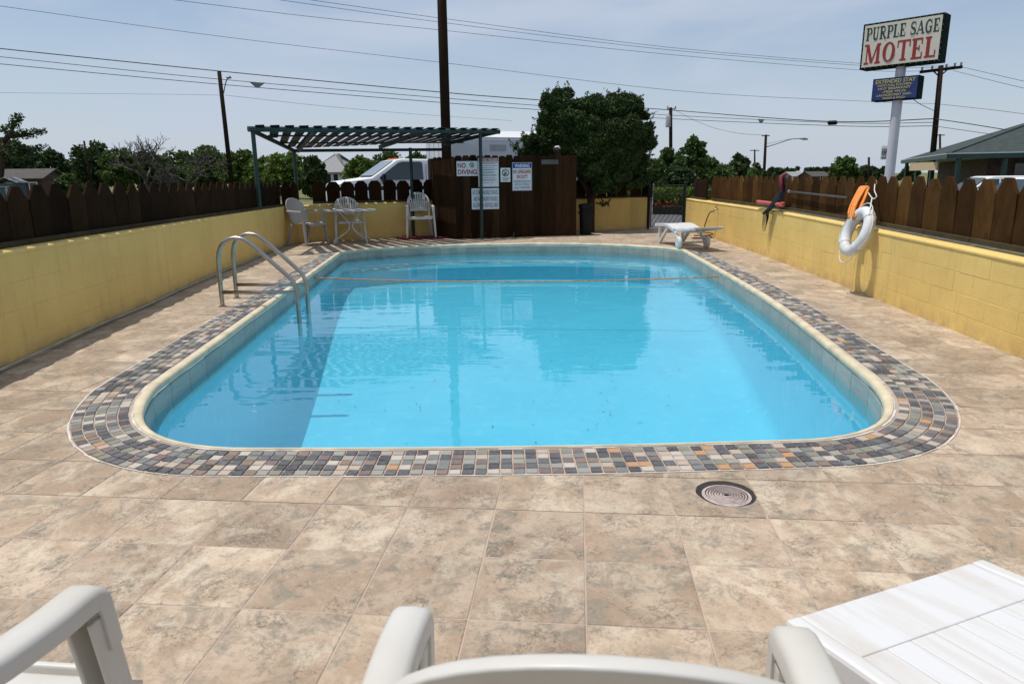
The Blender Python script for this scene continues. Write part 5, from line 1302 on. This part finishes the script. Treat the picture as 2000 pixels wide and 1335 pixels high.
cab = profile_body('cab', [(0, .45), (0, 1.25), (.05, 1.45), (.16, 1.80), (.26, 1.88), (1.22, 1.90), (1.42, 1.86), (2.28, 1.30), (3.25, 1.18), (3.42, 1.08), (3.46, .5), (2.9, .45)], -.98, .98, 'truck', tr, tumble=(1.22, .16), bevel=.05)
def side_panel(pts, y, m, name, parent, th=.012):
    mb = MB(); n = len(pts); vs = [(x, y*(1-max(0, z-1.22)*.16), z) for x, z in pts]+[(x, (y-th*(1 if y > 0 else -1))*(1-max(0, z-1.22)*.16), z) for x, z in pts]
    mb.add(vs, [tuple(range(n)), tuple(range(n, 2*n))]+[(i, (i+1) % n, n+(i+1) % n, n+i) for i in range(n)]); return mb.build(name, m, parent, local=True)
for sy in (1, -1):
    side_panel([(.52, 1.22), (.52, 1.76), (.60, 1.80), (1.22, 1.80), (1.36, 1.76), (2.02, 1.30), (1.98, 1.22)], sy*.992, 'glass', 'side_window', cab)
    MB().bar((.42, sy*.975, .55), (.40, sy*.93, 1.72), .012, .012).build('door_seam', 'boxdark', cab, local=True)
    mr = MB().box((1.92, sy*1.16, 1.24), (.10, .22, .34)).build('mirror', 'black', tr, bevel=.04, local=True); MB().bar((1.95, sy*.98, 1.2), (1.92, sy*1.12, 1.2), .04, .04).build('mirror_arm', 'black', mr, local=True)
    wheel(tr, 2.72, sy*.86, .40, .26); wheel(tr, -2.9, sy*.86, .40, .30)
ws = MB(); a0, a1 = Vector((2.22, 0, 1.353)), Vector((1.47, 0, 1.842)); nn = Vector((.55, 0, .84)).normalized()*.012
ws.add([a0+nn+Vector((0, y, 0)) for y in (-.88, .88)]+[a1+nn+Vector((0, y, 0)) for y in (.78, -.78)], [(0, 1, 2, 3)]); ws.build('windshield', 'windshield', cab, local=True)
MB().bar((2.24, -.8, 1.345), (2.24, .8, 1.345), .06, .03).build('wiper_cowl', 'boxdark', cab, local=True)
for k in range(5): MB().lathe((1.28, -.46+k*.23, 1.885), [(.05, 0), (.045, .03), (.02, .045)], 12).build('marker_light', 'amber', tr, smooth=True, local=True)
MB().tube([(3.1, .7, 1.15), (3.12, .72, 1.45)], .008, 6).build('antenna', 'boxdark', tr, local=True)
bx0 = profile_body('box_body', [(-.30, .98), (-.30, 2.50), (-.40, 2.62), (-6.6, 2.62), (-6.6, .98)], -1.10, 1.10, 'boxgrey', tr, bevel=.02)
rf_ = MB(); rf_.add([(-.36, 1.115, 2.52), (-6.62, 1.115, 2.52), (-6.62, .72, 2.84), (-.36, .72, 2.84), (-.36, -.8, 2.84), (-6.62, -.8, 2.84)], [(0, 1, 2, 3), (3, 2, 5, 4)]); rf_.build('roof_panel', 'truck', bx0, local=True)
for z, hh in ((1.72, .05), (1.02, .05)): MB().box((-3.45, 1.112, z), (6.3, .03, hh)).build('side_trim', 'boxdark', bx0, local=True)
MB().box((-3.45, 1.115, 1.80), (6.3, .05, .05)).build('side_ledge', 'boxgrey', bx0, local=True)
MB().box((-.29, .0, 1.72), (.03, 2.2, .06)).build('front_trim', 'boxdark', bx0, local=True)
for yy in (-.7, -.2, .3, .8): MB().box((-.293, yy, 2.1), (.02, .02, .75)).build('panel_rib', 'boxgrey', bx0, local=True)
MB().box((-.285, .62, 1.38), (.02, .10, .26)).build('warning_label', 'yellow', bx0, local=True)
for x0_, mm in ((-2.2, 'insul'), (-3.8, 'truck'), (-5.4, 'insul')): MB().box((x0_, 1.108, 2.26), (.62, .02, .20)).build('vent_panel', mm, bx0, local=True)
MB().box((-3.2, 0, .85), (6.4, .9, .22)).build('chassis', 'boxdark', tr, local=True)

# ================================================================== HOUSES
def house(name, label, base, w, d, eave, ridge, rz, wallm, roofm, wins=(), over=.3, gable=True, door=None):
    h = thing(name, label, 'house', base, rz)
    MB().box((0, 0, eave/2-.05), (w, d, eave+.1)).build('wall', wallm, h, local=True)
    x, y = w/2+over, d/2+over; t = .12
    A = [(-x, -y, eave-.05), (x, -y, eave-.05), (x, 0, ridge), (-x, 0, ridge)] if gable else [(-x, -y, eave-.05), (x, -y, eave-.05), (x-d*.45, 0, ridge), (-x+d*.45, 0, ridge)]
    B = [(p[0], -p[1], p[2]) for p in A]
    mb = MB()
    for Q in (A, B): mb.extrude(Q, (0, 0, .10))
    if gable:
        for s_ in (-1, 1): mb.add([(s_*w/2, -d/2, eave-.06), (s_*w/2, d/2, eave-.06), (s_*w/2, 0, ridge-.02)], [(0, 1, 2)])
    else:
        for s_ in (-1, 1): mb.extrude([(s_*x, -y, eave-.05), (s_*x, y, eave-.05), (s_*(x-d*.45), 0, ridge)], (0, 0, .10))
    mb.build('roof', roofm, h, local=True)
    for wx, wz, ww, wh in wins:
        wn_ = MB().box((wx, -d/2-.02, wz), (ww+.16, .06, wh+.16)).build('window', 'signwhite', h, local=True); MB().box((wx, -d/2-.04, wz), (ww, .05, wh)).build('pane', 'glass', wn_, local=True)
    if door: MB().box((door[0], -d/2-.03, door[1]/2), (.95, .06, door[1])).build('door', 'shedblue', h, local=True)
    return h
b = at(652, 352, 78); house('grey_roof_house', 'pale house with grey shingle roof seen under the pergola', (b.x, 80, -.05), 4.2, 6, 1.95, 3.95, R(-8), 'housewhite', 'roofgrey', ((-1.35, 1.0, .5, 1.6), (.15, 1.0, .5, 1.6), (.95, 1.0, .5, 1.6)), gable=False)
b = at(58, 352, 57); hl = house('brown_roof_house', 'low dark brick house with brown roof at the far left', (b.x, 57, -.05), 3.7, 3.4, 1.55, 2.25, R(4), 'brickdark', 'roofbrown', ((-.4, .9, .5, .6), (1.2, .9, .5, .7)), door=(.15, 1.3))
b = at(20, 352, 50); sh = thing('garden_shed', 'blue-grey garden shed with white-trimmed doors before the brick house', 'shed', (b.x, 50, -.05), R(6))
MB().box((0, 0, .6), (1.3, 1.2, 1.3)).build('wall', 'shedblue', sh, local=True)
for s_ in (-1, 1): MB().extrude([(0, -.75, 1.62), (s_*.78, -.75, 1.26), (s_*.78, .75, 1.26), (0, .75, 1.62)], (0, 0, .05)).build('roof', 'roofgrey', sh, local=True)
for x_ in (-.25, .25):
    dr_ = MB().box((x_, -.61, .55), (.44, .03, 1.0)).build('door', 'shedblue', sh, local=True)
    for q in ((x_-.21, .55, .03, 1.0), (x_+.21, .55, .03, 1.0), (x_, 1.03, .44, .03)): MB().box((q[0], -.635, q[1]), (q[2], .02, q[3])).build('trim', 'signwhite', dr_, local=True)
for px, Y, w_, lab, rm in ((1548, 130, 2.2, 'tiny far pale hut above the crimson net band', 'roofgrey'), (1590, 125, 3, 'tiny far house with dark front left of the lone round tree', 'roofbrown'), (1512, 160, 3.5, 'tiny far house with reddish brown walls behind the lamp pole', 'roofbrown')):
    b = at(px, 345, Y); house('far_house', lab, (b.x, Y, -.66), w_, 5, 1.1+.002*Y, 1.75+.003*Y, R(5), 'housewhite' if Y == 130 else 'brickdark', rm, ((-.5, 1.0, .5, .5), (.5, 1.0, .5, .5)))

# ================================================================== POLES, LAMPS, WIRES
def pole(name, label, top, bot, r0, r1, m='pole', cat='utility pole'):
    t = thing(name, label, cat, bot); MB().tube([bot, Vector(bot).lerp(Vector(top), .5), top], [r0, (r0+r1)/2, r1], 12).build('shaft', m, t, smooth='all'); return t
def ext(a, b, z):   # extend the line a->b to height z
    a, b = Vector(a), Vector(b); return a.lerp(b, (z-a.z)/(b.z-a.z))
c0, c1 = at(872, 300, 19.5), at(863, 0, 19.5); pole('utility_pole', 'thick dark utility pole rising behind the enclosure and pergola', ext(c0, c1, 9.0), ext(c0, c1, -.1), .135, .115)
c0, c1 = at(452, 355, 50), at(428, 140, 50); sl = pole('street_lamp', 'leaning dark pole with a small street lamp left of the pergola', c1, ext(c0, c1, -.1), .17, .13, cat='street lamp')
MB().tube(catmull([at(436, 186, 49.9), at(440, 165, 49.6), at(443, 156, 49.4), at(446, 153, 49.3)], 5), .035, 7).build('lamp_arm', 'lampgrey', sl, smooth='all'); q = at(447, 151, 49.2); MB().lathe(q, [(.03, -.10), (.16, -.06), (.17, .0), (.08, .09), (.02, .12)], 12).build('lamp_head', 'lampgrey', sl, smooth=True)
c0, c1 = at(1823, 290, 45), at(1838, 128, 45); pr_ = pole('utility_pole', 'brown utility pole with crossarm right of the motel sign', c1, ext(c0, c1, -.6), .19, .14)
xa_, xb_ = at(1797, 141, 45), at(1879, 131, 45); MB().bar(xa_, xb_, .14, .17).build('crossarm', 'pole', pr_)
for f in (.3, .68): MB().bar(xa_.lerp(xb_, f), at(1835, 150, 45), .06, .06).build('brace', 'pole', pr_)
for f in (.04, .28, .62, .82, .97): MB().lathe(xa_.lerp(xb_, f)+Vector((0, 0, .08)), [(.04, 0), (.07, .06), (.05, .12), (.08, .18), (.03, .24)], 10).build('insulator', 'insul', pr_, smooth=True)
c0, c1 = at(1310, 330, 62), at(1310, 210, 62); pt_ = pole('utility_pole', 'distant utility pole with a grey transformer right of the juniper', c1, ext(c0, c1, -.5), .17, .14)
q = at(1305, 238, 61.8); MB().lathe(q+Vector((0, 0, -.45)), [(.15, 0), (.22, .03), (.22, .85), (.16, .95), (.05, 1.15)], 14).build('transformer', 'insul', pt_, smooth=True)
MB().bar(at(1304, 213, 61.9), at(1319, 213, 61.9), .06, .06).build('crossarm', 'pole', pt_)
for px in (1304, 1319): MB().lathe(at(px, 213, 61.9), [(.05, 0), (.08, .08), (.04, .25)], 8).build('insulator', 'insul', pt_, smooth=True)
c0, c1 = at(1492, 345, 58), at(1496, 263, 58); pl2 = pole('street_lamp', 'wooden pole with long-armed street light above the right fence', c1, ext(c0, c1, -.5), .13, .10, cat='street lamp')
MB().tube(catmull([at(1497, 287, 58), at(1520, 280, 57.9), at(1545, 272, 57.8), at(1566, 270.5, 57.7)], 5), .035, 7).build('lamp_arm', 'lampgrey', pl2, smooth='all'); MB().tube([at(1497, 281, 58), at(1545, 271, 57.8)], .015, 6).build('stay', 'lampgrey', pl2)
MB().tube([at(1562, 270.5, 57.7), at(1571, 271, 57.7), at(1578, 272, 57.7)], [.06, .12, .05], 8).build('lamp_head', 'insul', pl2, smooth='all'); MB().bar(at(1488, 265, 58), at(1503, 265, 58), .07, .07).build('crossarm', 'pole', pl2)
for px, Y, ty, by, lab in ((1474, 100, 292, 330, 'far thin pole left of the wooden street light pole'), (1697, 70, 307, 345, 'short thin pole left of the motel sign pole'), (1836, 82, 262, 300, 'far T-topped pole above the motel roof')):
    c0, c1 = at(px, by, Y), at(px, ty, Y); q = pole('utility_pole', lab, c1, ext(c0, c1, -.6), .14, .10)
    if px != 1697: MB().bar(at(px-9, ty+2, Y), at(px+9, ty+2, Y), .1, .1).build('crossarm', 'pole', q)
c0, c1 = at(178, 357, 58), at(164, 275, 58); pole('utility_pole', 'leaning thin grey pole among the dark trees at the left', c1, ext(c0, c1, -.1), .09, .07, 'pole')
def wire(label, pts, r=.012):
    P = [at(*p) for p in pts]; tag(MB().tube(catmull(P, 8), r, 5).build('power_line', 'wire', smooth='all'), label, 'wire', 'overhead wires')
wire('thick upper cable of the three crossing behind the pergola', [(-60, 87, 44), (0, 95, 45), (428, 139, 50), (870, 181, 52), (1060, 196, 54), (1308, 215, 62), (1610, 237, 52), (1825, 232, 45)], .032)
wire('middle cable of the three crossing behind the pergola', [(-60, 105, 44), (0, 111, 45), (430, 155, 50), (870, 192, 52), (1060, 207, 54), (1308, 225, 62), (1640, 240, 52), (1824, 239, 45)], .02)
wire('lowest cable of the three crossing behind the pergola', [(-60, 119, 44), (0, 125, 45), (431, 165, 50), (870, 201, 52), (1060, 215, 54), (1308, 232, 62), (1640, 246, 52), (1823, 246, 45)], .022)
wire('long thin wire sloping across the whole sky', [(-60, 4, 30), (0, 12, 31), (428, 71, 35), (860, 122, 38), (1330, 178, 42), (1690, 198, 45), (1830, 203, 45)], .010)
wire('lowest of the three thin wires at the top of the sky', [(340, 0, 30), (600, 32, 33), (870, 60, 36), (1300, 106, 40), (1680, 137, 44), (1800, 139, 45)], .010)
wire('middle of the three thin wires at the top of the sky', [(545, 0, 31), (870, 45, 36), (1300, 97, 40), (1680, 128, 44), (1850, 133, 45)], .010)
wire('uppermost of the three thin wires at the top of the sky', [(605, 0, 31), (870, 37, 36), (1300, 92, 40), (1680, 124, 44), (1874, 130, 45)], .010)
wire('upper wire leaving the crossarm to the right edge', [(1874, 130, 45), (1940, 145, 42), (2040, 168, 38)], .012)
wire('second wire leaving the crossarm to the right edge', [(1862, 138, 45), (1940, 158, 42), (2040, 182, 38)], .012)
wire('thin wire from the right pole above the green roof', [(1830, 203, 45), (1940, 215, 42), (2040, 228, 38)], .012)
wire('thick cable from the right pole down to the green roof', [(1825, 232, 45), (1900, 243, 42), (2040, 266, 38)], .025)
wire('lower cable from the right pole behind the green roof', [(1823, 246, 45), (1900, 257, 42), (2040, 278, 38)], .016)
wire('short service wire from the lower sign to the pole', [(1785, 195, 31), (1800, 205, 36), (1826, 217, 45)], .016)
wire('faint thin wire at left above the dark trees', [(-20, 181, 60), (300, 184, 60), (430, 186, 50)], .010)
wire('faint wire sagging from the lamp pole behind the pergola', [(440, 186, 50), (620, 206, 55), (800, 222, 60), (1000, 236, 70)], .010)
wire('sagging wire between the transformer pole and wooden lamp pole', [(1316, 214, 62), (1380, 245, 60), (1440, 260, 58), (1490, 264, 58)], .012)
def wire_item(label, px, py, Y, w_, h_, name='cable_snowshoe'):
    a, b, c = at(px-w_, py-h_, Y), at(px+w_, py-h_*.8, Y), at(px, py+h_, Y); t = thing(name, label, 'cable bracket', c, 0, None)
    MB().extrude([a, b, c+Vector((.08, 0, 0)), c-Vector((.08, 0, 0))], (0, .1, 0)).build('frame', 'lampgrey', t)
    for k in range(1, 6):
        u = a.lerp(b, k/6)+Vector((0, -.02, -.03)); v = u.lerp(c, .75); v.x = u.x; zmin = max(v.z, c.z+abs(u.x-c.x)*(a.z-c.z)/abs(a.x-c.x)*1.05)
        if u.z-zmin > .03: MB().bar(u, Vector((u.x, u.y, zmin)), .03, .03).build('slot', 'insul', t)
wire_item('triangular louvred cable bracket on the wires near the lamp pole', 502, 166, 50, 15, 5.5)
wire_item('small triangular cable bracket on the wires at right', 1487, 236, 55, 6.5, 3.5)
q = at(1626, 240, 52); cl_ = thing('splice_closure', 'black cylindrical splice case hanging on the wires at right', 'splice case', q); MB().tube([at(1617, 240.5, 52), at(1619, 240, 52), at(1633, 239.5, 52), at(1635, 239, 52)], [.08, .16, .16, .08], 10).build('case', 'black', cl_, smooth='all')

# ================================================================== MOTEL SIGN
def thick(pts, w, closed=False):
    """polyline with width -> quads in the glyph plane (x,z)"""
    out = []; P = [Vector(p) for p in pts]; n = len(P); L, Rr = [], []
    ws_ = w if isinstance(w, (list, tuple)) else [w]*n
    for i in range(n):
        a = P[i]-P[i-1] if (i or closed) else P[1]-P[0]; b = P[(i+1) % n]-P[i] if (i < n-1 or closed) else a
        t = (a.normalized()+b.normalized()).normalized(); nn = Vector((-t.y, t.x)); L.append(P[i]+nn*ws_[i]/2); Rr.append(P[i]-nn*ws_[i]/2)
    for i in range(n if closed else n-1):
        j = (i+1) % n; out.append([L[i], L[j], Rr[j], Rr[i]])
    return out
def rect(x0, z0, x1, z1): return [[Vector((x0, z0)), Vector((x1, z0)), Vector((x1, z1)), Vector((x0, z1))]]
def arcp(cx, cz, rx, rz_, a0, a1, n=14): return [(cx+rx*math.cos(R(a0+(a1-a0)*k/n)), cz+rz_*math.sin(R(a0+(a1-a0)*k/n))) for k in range(n+1)]
sw_, st_ = .235, .095     # stem and serif/thin widths of the slab-serif face
def glyph(c):
    g = []
    ser = lambda x, z, w=.40: g.extend(rect(x-w/2, z-(st_ if z > .5 else 0), x+w/2, z+(0 if z > .5 else st_)))
    stem = lambda x: g.extend(rect(x-sw_/2, 0, x+sw_/2, 1))
    if c == 'P': stem(.2); ser(.2, 0); ser(.12, 1, .3); g.extend(thick([(.2, .957)]+arcp(.42, .72, .26, .237, 90, -90)+[(.2, .483)], [.085]*2+[.085, .11, .15, .18, .2, .2, .2, .2, .18, .15, .12, .1, .085, .085, .085][:15])); return g, .78
    if c == 'R': stem(.2); ser(.2, 0); ser(.12, 1, .3); g.extend(thick([(.2, .957)]+arcp(.42, .74, .25, .217, 90, -90)+[(.2, .523)], .13)); g.extend(thick([(.40, .53), (.62, .2), (.78, .05)], [.16, .19, .17])); g.extend(rect(.66, 0, .90, st_)); return g, .90
    if c == 'U': g.extend(rect(.1, .3, .3, 1)); g.extend(rect(.62, .3, .74, 1)); ser(.2, 1, .38); ser(.68, 1, .32); g.extend(thick([(.2, .32)]+arcp(.44, .32, .24, .27, 180, 360)+[(.68, .32)], [.2]*4+[.19]*4+[.16]*4+[.13]*5)); return g, .90
    if c == 'L': stem(.2); ser(.2, 1); g.extend(rect(.0, 0, .70, st_)); g.extend(rect(.62, 0, .70, .34)); return g, .76
    if c == 'E': stem(.2); g.extend(rect(.0, 0, .72, st_)); g.extend(rect(.0, 1-st_, .70, 1)); g.extend(rect(.64, 0, .72, .32)); g.extend(rect(.62, .70, .70, 1)); g.extend(rect(.2, .47, .52, .55)); g.extend(rect(.46, .38, .53, .64)); return g, .80
    if c == 'S': g.extend(thick(arcp(.38, .735, .26, .22, 25, 270, 12)+arcp(.38, .265, .27, .22, 90, -155, 12), [.09]*4+[.14]*4+[.17]*4+[.19]*4+[.17]*4+[.13]*3+[.09]*3)); g.extend(rect(.585, .70, .655, 1)); g.extend(rect(.09, 0, .16, .32)); return g, .76
    if c == 'A': g.extend(thick([(.10, .04), (.46, .98)], .085)); g.extend(thick([(.44, .98), (.80, .04)], .20)); ser(.10, 0, .28); ser(.80, 0, .36); g.extend(rect(.22, .28, .68, .36)); return g, .98
    if c == 'G': g.extend(thick(arcp(.44, .5, .34, .455, 35, 330, 18), [.09]*3+[.14]*4+[.19]*6+[.15]*4+[.11]*2)); g.extend(rect(.62, .05, .78, .44)); g.extend(rect(.50, .40, .88, .40+st_)); g.extend(rect(.71, .66, .78, .98)); return g, .94
    if c == 'M': g.extend(rect(.12, 0, .21, 1)); g.extend(rect(.86, 0, 1.06, 1)); ser(.165, 0, .32); ser(.96, 0, .38); ser(.12, 1, .26); ser(1.0, 1, .26); g.extend(thick([(.20, .97), (.54, .06)], .19)); g.extend(thick([(.54, .06), (.90, .97)], .09)); return g, 1.18
    if c == 'O': g.extend(thick(arcp(.46, .5, .32, .45, 0, 360, 28)[:-1], [.22, .21, .19, .16, .13, .1, .09, .09, .1, .13, .16, .19, .21, .22]*2, True)); return g, .94
    if c == 'T': g.extend(rect(.34, 0, .54, 1)); ser(.44, 0, .42); g.extend(rect(.0, 1-st_, .88, 1)); g.extend(rect(.0, .66, .08, 1)); g.extend(rect(.80, .66, .88, 1)); return g, .90
    return g, .4
def slab_text(parent, m, txt, x0, x1, z0, z1, y):
    tot = sum(glyph(c)[1]+.07 for c in txt)-.07; k = (x1-x0)/tot; x = x0
    for ci, c in enumerate(txt):
        g, w = glyph(c)
        if g:
            mb = MB()
            for qi, q in enumerate(g): mb.add([(x+p.x*k, y-.0006*qi, z0+p.y*(z1-z0)) for p in q], [(0, 1, 2, 3)])
            mb.build('letter', m, parent, local=True, fix=False)
        x += (w+.07)*k
SGY = 30.0
sa, sb = at(1686, 137, SGY), at(1816, 122, SGY)
# the sign box is turned: its left edge is farther, its right end face looks towards us
sg_ang = R(-46)
ms_ = thing('motel_sign', 'tall PURPLE SAGE MOTEL sign box on a white pole', 'sign', (15.95, SGY, gz(16, 30)))
zc = -gz(16, 30)
sgb = bpy.data.objects.new('sign_box', None)
W_, Hs, Dp = 2.98, 1.76, .74
zb0 = 5.40+zc
def turned(mb): 
    c_, s_ = math.cos(sg_ang), math.sin(sg_ang); mb.v = [(x*c_-y*s_, x*s_+y*c_, z) for x, y, z in mb.v]; return mb
_MB = MB
class TB(MB):
    def build(s, *a, **k): turned(s); return _MB.build(s, *a, **k)
box_ = TB().box((0, 0, zb0+Hs/2), (W_, Dp, Hs)).build('sign_cabinet', 'signedge', ms_, local=True, bevel=.02)
MB = TB
MBm = TB().box((0, -Dp/2-.004, zb0+Hs/2), (W_-.15, .02, Hs-.15)).build('sign_face', 'signcream', box_, local=True)
slab_text(box_, 'lettergreen', 'PURPLE SAGE', -W_/2+.16, W_/2-.13, zb0+Hs*.62, zb0+Hs*.90, -Dp/2-.020)
slab_text(box_, 'letterred', 'MOTEL', -W_/2+.15, W_/2-.16, zb0+Hs*.10, zb0+Hs*.54, -Dp/2-.020)
for k in range(44):
    u = k/44*2*(W_+Hs); 
    if u < W_: x_, z_ = -W_/2+u, zb0+.035
    elif u < W_+Hs: x_, z_ = W_/2-.035, zb0+(u-W_)
    elif u < 2*W_+Hs: x_, z_ = W_/2-(u-W_-Hs), zb0+Hs-.035
    else: x_, z_ = -W_/2+.035, zb0+Hs-(u-2*W_-Hs)
    TB().box((x_, -Dp/2-.01, z_), (.025, .02, .025)).build('bulb', 'brass', box_, local=True)
W2, H2 = 1.74, .88; z20 = 4.10+zc; ox = -.05
bx2 = TB().box((ox, 0, z20+H2/2), (W2, Dp*.85, H2)).build('lower_cabinet', 'signedge', ms_, local=True, bevel=.02)
TB().box((ox, -Dp*.425-.004, z20+H2/2), (W2-.06, .02, H2-.06)).build('lower_face', 'navy', bx2, local=True)
for t_, a, b, c, d in (('EXTENDED STAY', .07, .93, .76, .93), ('-WITH FULL KITCHEN-', .10, .87, .62, .72), ('HOT BREAKFAST', .14, .84, .48, .58), ('-FREE WI-FI-', .24, .76, .335, .435), ('-LAUNDROMAT AND-', .10, .88, .19, .29), ('-WASH & FOLD-', .24, .76, .05, .15)):
    v, f = text_mesh(t_, .018); ax, bx_ = min(p.x for p in v), max(p.x for p in v); az, bz = min(p.y for p in v), max(p.y for p in v)
    TB().add([(ox-W2/2+W2*(a+(p.x-ax)/(bx_-ax)*(b-a)), -Dp*.425-.018, z20+H2*(c+(p.y-az)/(bz-az)*(d-c))) for p in v], f).build('lettering', 'gold', bx2, local=True, fix=False)
MB = _MB
MB().tube([(.02, 0, -.05), (0, 0, zb0+.1)], .19, 18).build('sign_pole', 'polewhite', ms_, smooth=True, local=True)
# small emblem sign farther back
q = at(1728, 300, 62); em = thing('emblem_sign', 'small white hanging sign with a dark round emblem left of the motel sign pole', 'sign', (q.x, 62, -.66))
zz = q.z+.66
MB().box((0, 0, zz), (.66, .10, 1.0)).build('panel', 'signwhite', em, local=True)
o_ = disc(em, 'emblem_ring', 'inkblack', 0, zz+.10, .22, .275, -.06)
for k, x_ in enumerate((-.10, 0, .10)): strokes(em, 'emblem_letter', 'inkblack', [((x_-.07, zz-.04), (x_, zz+.24)), ((x_, zz+.24), (x_+.07, zz-.04))], .035, -.062-.001*k)
disc(em, 'emblem_core', 'inkblack', 0, zz+.10, .0, .05, -.066); strokes(em, 'caption_bar', 'inkgrey', [((-.25, zz-.36), (.25, zz-.36))], .09, -.062)
MB().tube([(.45, 0, 0), (.45, 0, zz+.7)], .06, 8).build('post', 'insul', em, local=True, smooth=True); MB().bar((-.3, 0, zz+.6), (.5, 0, zz+.6), .05, .05).build('bracket', 'boxdark', em, local=True)

# ================================================================== MOTEL OFFICE
G0 = -.66; ez = 2.02
of = thing('motel_office', 'motel office with green-grey hip roof and green porch posts at right', 'building', (24, 36, G0))
P1, P2, P3, P4 = Vector((27.9, 51, ez)), Vector((20.9, 34.2, ez)), Vector((38, 27.5, ez)), Vector((45, 44, ez))
R1, R2 = Vector((31.0, 41.0, 4.35)), Vector((37.2, 38.6, 4.35))
rf = MB()
for Q in ([P2, P3, R2, R1], [P1, P2, R1], [P3, P4, R2], [P4, P1, R1, R2]): rf.add([p+Vector((0, 0, .06)) for p in Q], [tuple(range(len(Q)))])
rf = rf.build('roof', 'roofgreen', of)
for a, b in ((P2, P3), (P1, P2), (P3, P4), (P4, P1)):
    MB().bar(a+Vector((0, 0, -.08)), b+Vector((0, 0, -.08)), .10, .22).build('fascia', 'trimgreen', rf); MB().bar(a+Vector((-.06, -.06, .045)), b+Vector((-.06, -.06, .045)), .06, .05).build('gutter_edge', 'trimlight', rf)
MB().bar(P2+Vector((0, 0, .08)), R1+Vector((0, 0, .08)), .22, .05).build('hip_cap', 'roofgreen', rf)
MB().add([p+Vector((0, 0, -.17)) for p in (P1, P2, P3, P4)], [(0, 1, 2, 3)]).build('soffit', 'trimlight', of, fix=False)
ins_ = [p.lerp((P1+P2+P3+P4)/4, .22) for p in (P1, P2, P3, P4)]
mb = MB(); mb.add([Vector((p.x, p.y, G0)) for p in ins_]+[Vector((p.x, p.y, ez-.16)) for p in ins_], [(i, (i+1) % 4, 4+(i+1) % 4, 4+i) for i in range(4)]); mb.build('wall', 'brick', of)
e1, e2 = ins_[1], ins_[2]
for f0, f1 in ((.08, .2), (.3, .5), (.6, .8)):
    a, b = e1.lerp(e2, f0), e1.lerp(e2, f1); nn = Vector((e2.y-e1.y, -(e2.x-e1.x), 0)).normalized()*.05
    wn_ = MB().bar((a.x+nn.x, a.y+nn.y, 1.0), (b.x+nn.x, b.y+nn.y, 1.0), .06, 1.3).build('window', 'trimgreen', of); MB().bar((a.x+nn.x*1.8, a.y+nn.y*1.8, 1.0), (b.x+nn.x*1.8, b.y+nn.y*1.8, 1.0), .05, 1.15).build('pane', 'glass', wn_)
for a, b, fs_ in ((P2, P3, (.015, .12, .235, .36, .5)), (P1, P2, (.05, .35, .68))):
    for f in fs_:
        q = a.lerp(b, f); ctr = (P1+P2+P3+P4)/4; q = q.lerp(Vector((ctr.x, ctr.y, ez)), .025); MB().bar((q.x, q.y, G0), (q.x, q.y, ez-.15), .17, .17, (0, 1, 0)).build('porch_post', 'trimgreen', of)
a, b = at(1778, 326, 40), at(1832, 326, 37.5); a.z = b.z = 1.52; cpn = MB().bar(a, b, .08, .42).build('porch_panel', 'cream', of)
a2, b2 = at(1794, 326, 39.2), at(1818, 326, 38.1); a2.z = b2.z = 1.52; nn = Vector((0, -.06, 0)); MB().bar(a2+nn, b2+nn, .03, .26).build('notice_board', 'signcream', cpn)
rr = random.Random(5)
for k in range(6):
    f = .12+k*.135; u, v = a2.lerp(b2, f), a2.lerp(b2, f+.09); MB().bar(u+nn*1.5, v+nn*1.5, .02, .13).build('faded_letter', 'letterred', cpn)
# ================================================================== PARKED CARS
def car(label, loc, rz, paint, group='vehicles parked beyond the right fence'):
    t = thing('parked_car', label, 'car', loc, rz, group)
    body = profile_body('body', [(-2.3, .35), (-2.35, .9), (-2.25, 1.02), (-1.0, 1.05), (1.05, 1.05), (2.15, .92), (2.35, .75), (2.35, .35)], -.92, .92, paint, t, bevel=.06)
    cabn = profile_body('cabin', [(-2.1, 1.03), (-1.85, 1.60), (-1.6, 1.68), (.15, 1.68), (.4, 1.62), (1.15, 1.03)], -.80, .80, paint, t, bevel=.05, tumble=(1.05, .12))
    for sy in (-1, 1):
        for x0_, x1_, x2_, x3_ in ((-1.95, -1.72, -.98, -.98), (-.90, -.90, -.12, -.12), (-.04, -.04, .32, .98)):
            mb = MB(); q = [(x0_, 1.09), (x1_, 1.56), (x2_, 1.56), (x3_, 1.09)]; y_ = lambda z: sy*.81*(1-(z-1.05)*.12)
            mb.add([(x, y_(z), z) for x, z in q]+[(x, y_(z)-sy*.02, z) for x, z in q], [(0, 1, 2, 3), (7, 6, 5, 4)]+[(i, (i+1) % 4, 4+(i+1) % 4, 4+i) for i in range(4)]); mb.build('side_window', 'glass', cabn, local=True)
        for x_ in (-1.45, 1.45): wheel(t, x_, sy*.80, .36, .24)
        MB().box((2.33, sy*.68, .74), (.06, .34, .14)).build('headlight', 'signwhite', t, bevel=.02, local=True); MB().box((-2.36, sy*.72, .85), (.05, .22, .2)).build('tail_light', 'red', t, bevel=.02, local=True)
        MB().box((.85, sy*1.0, 1.1), (.12, .18, .12)).build('mirror', paint, t, bevel=.03, local=True)
    mb = MB().add([(.44, -.68, 1.60), (.44, .68, 1.60), (1.16, .76, 1.06), (1.16, -.76, 1.06)], [(0, 1, 2, 3)]); mb.v = [(x+.02, y, z+.02) for x, y, z in mb.v]; mb.build('windshield', 'glass', cabn, local=True)
b = at(1985, 350, 23.5); car('white car with dark windows above the right end of the fence', (b.x+.6, 23.5, gz(20, 23)), R(183), 'truck')
b = at(1770, 350, 38); car('white car parked before the motel porch behind the sign pole', (b.x, 31.5, gz(20, 30)), R(176), 'truck')
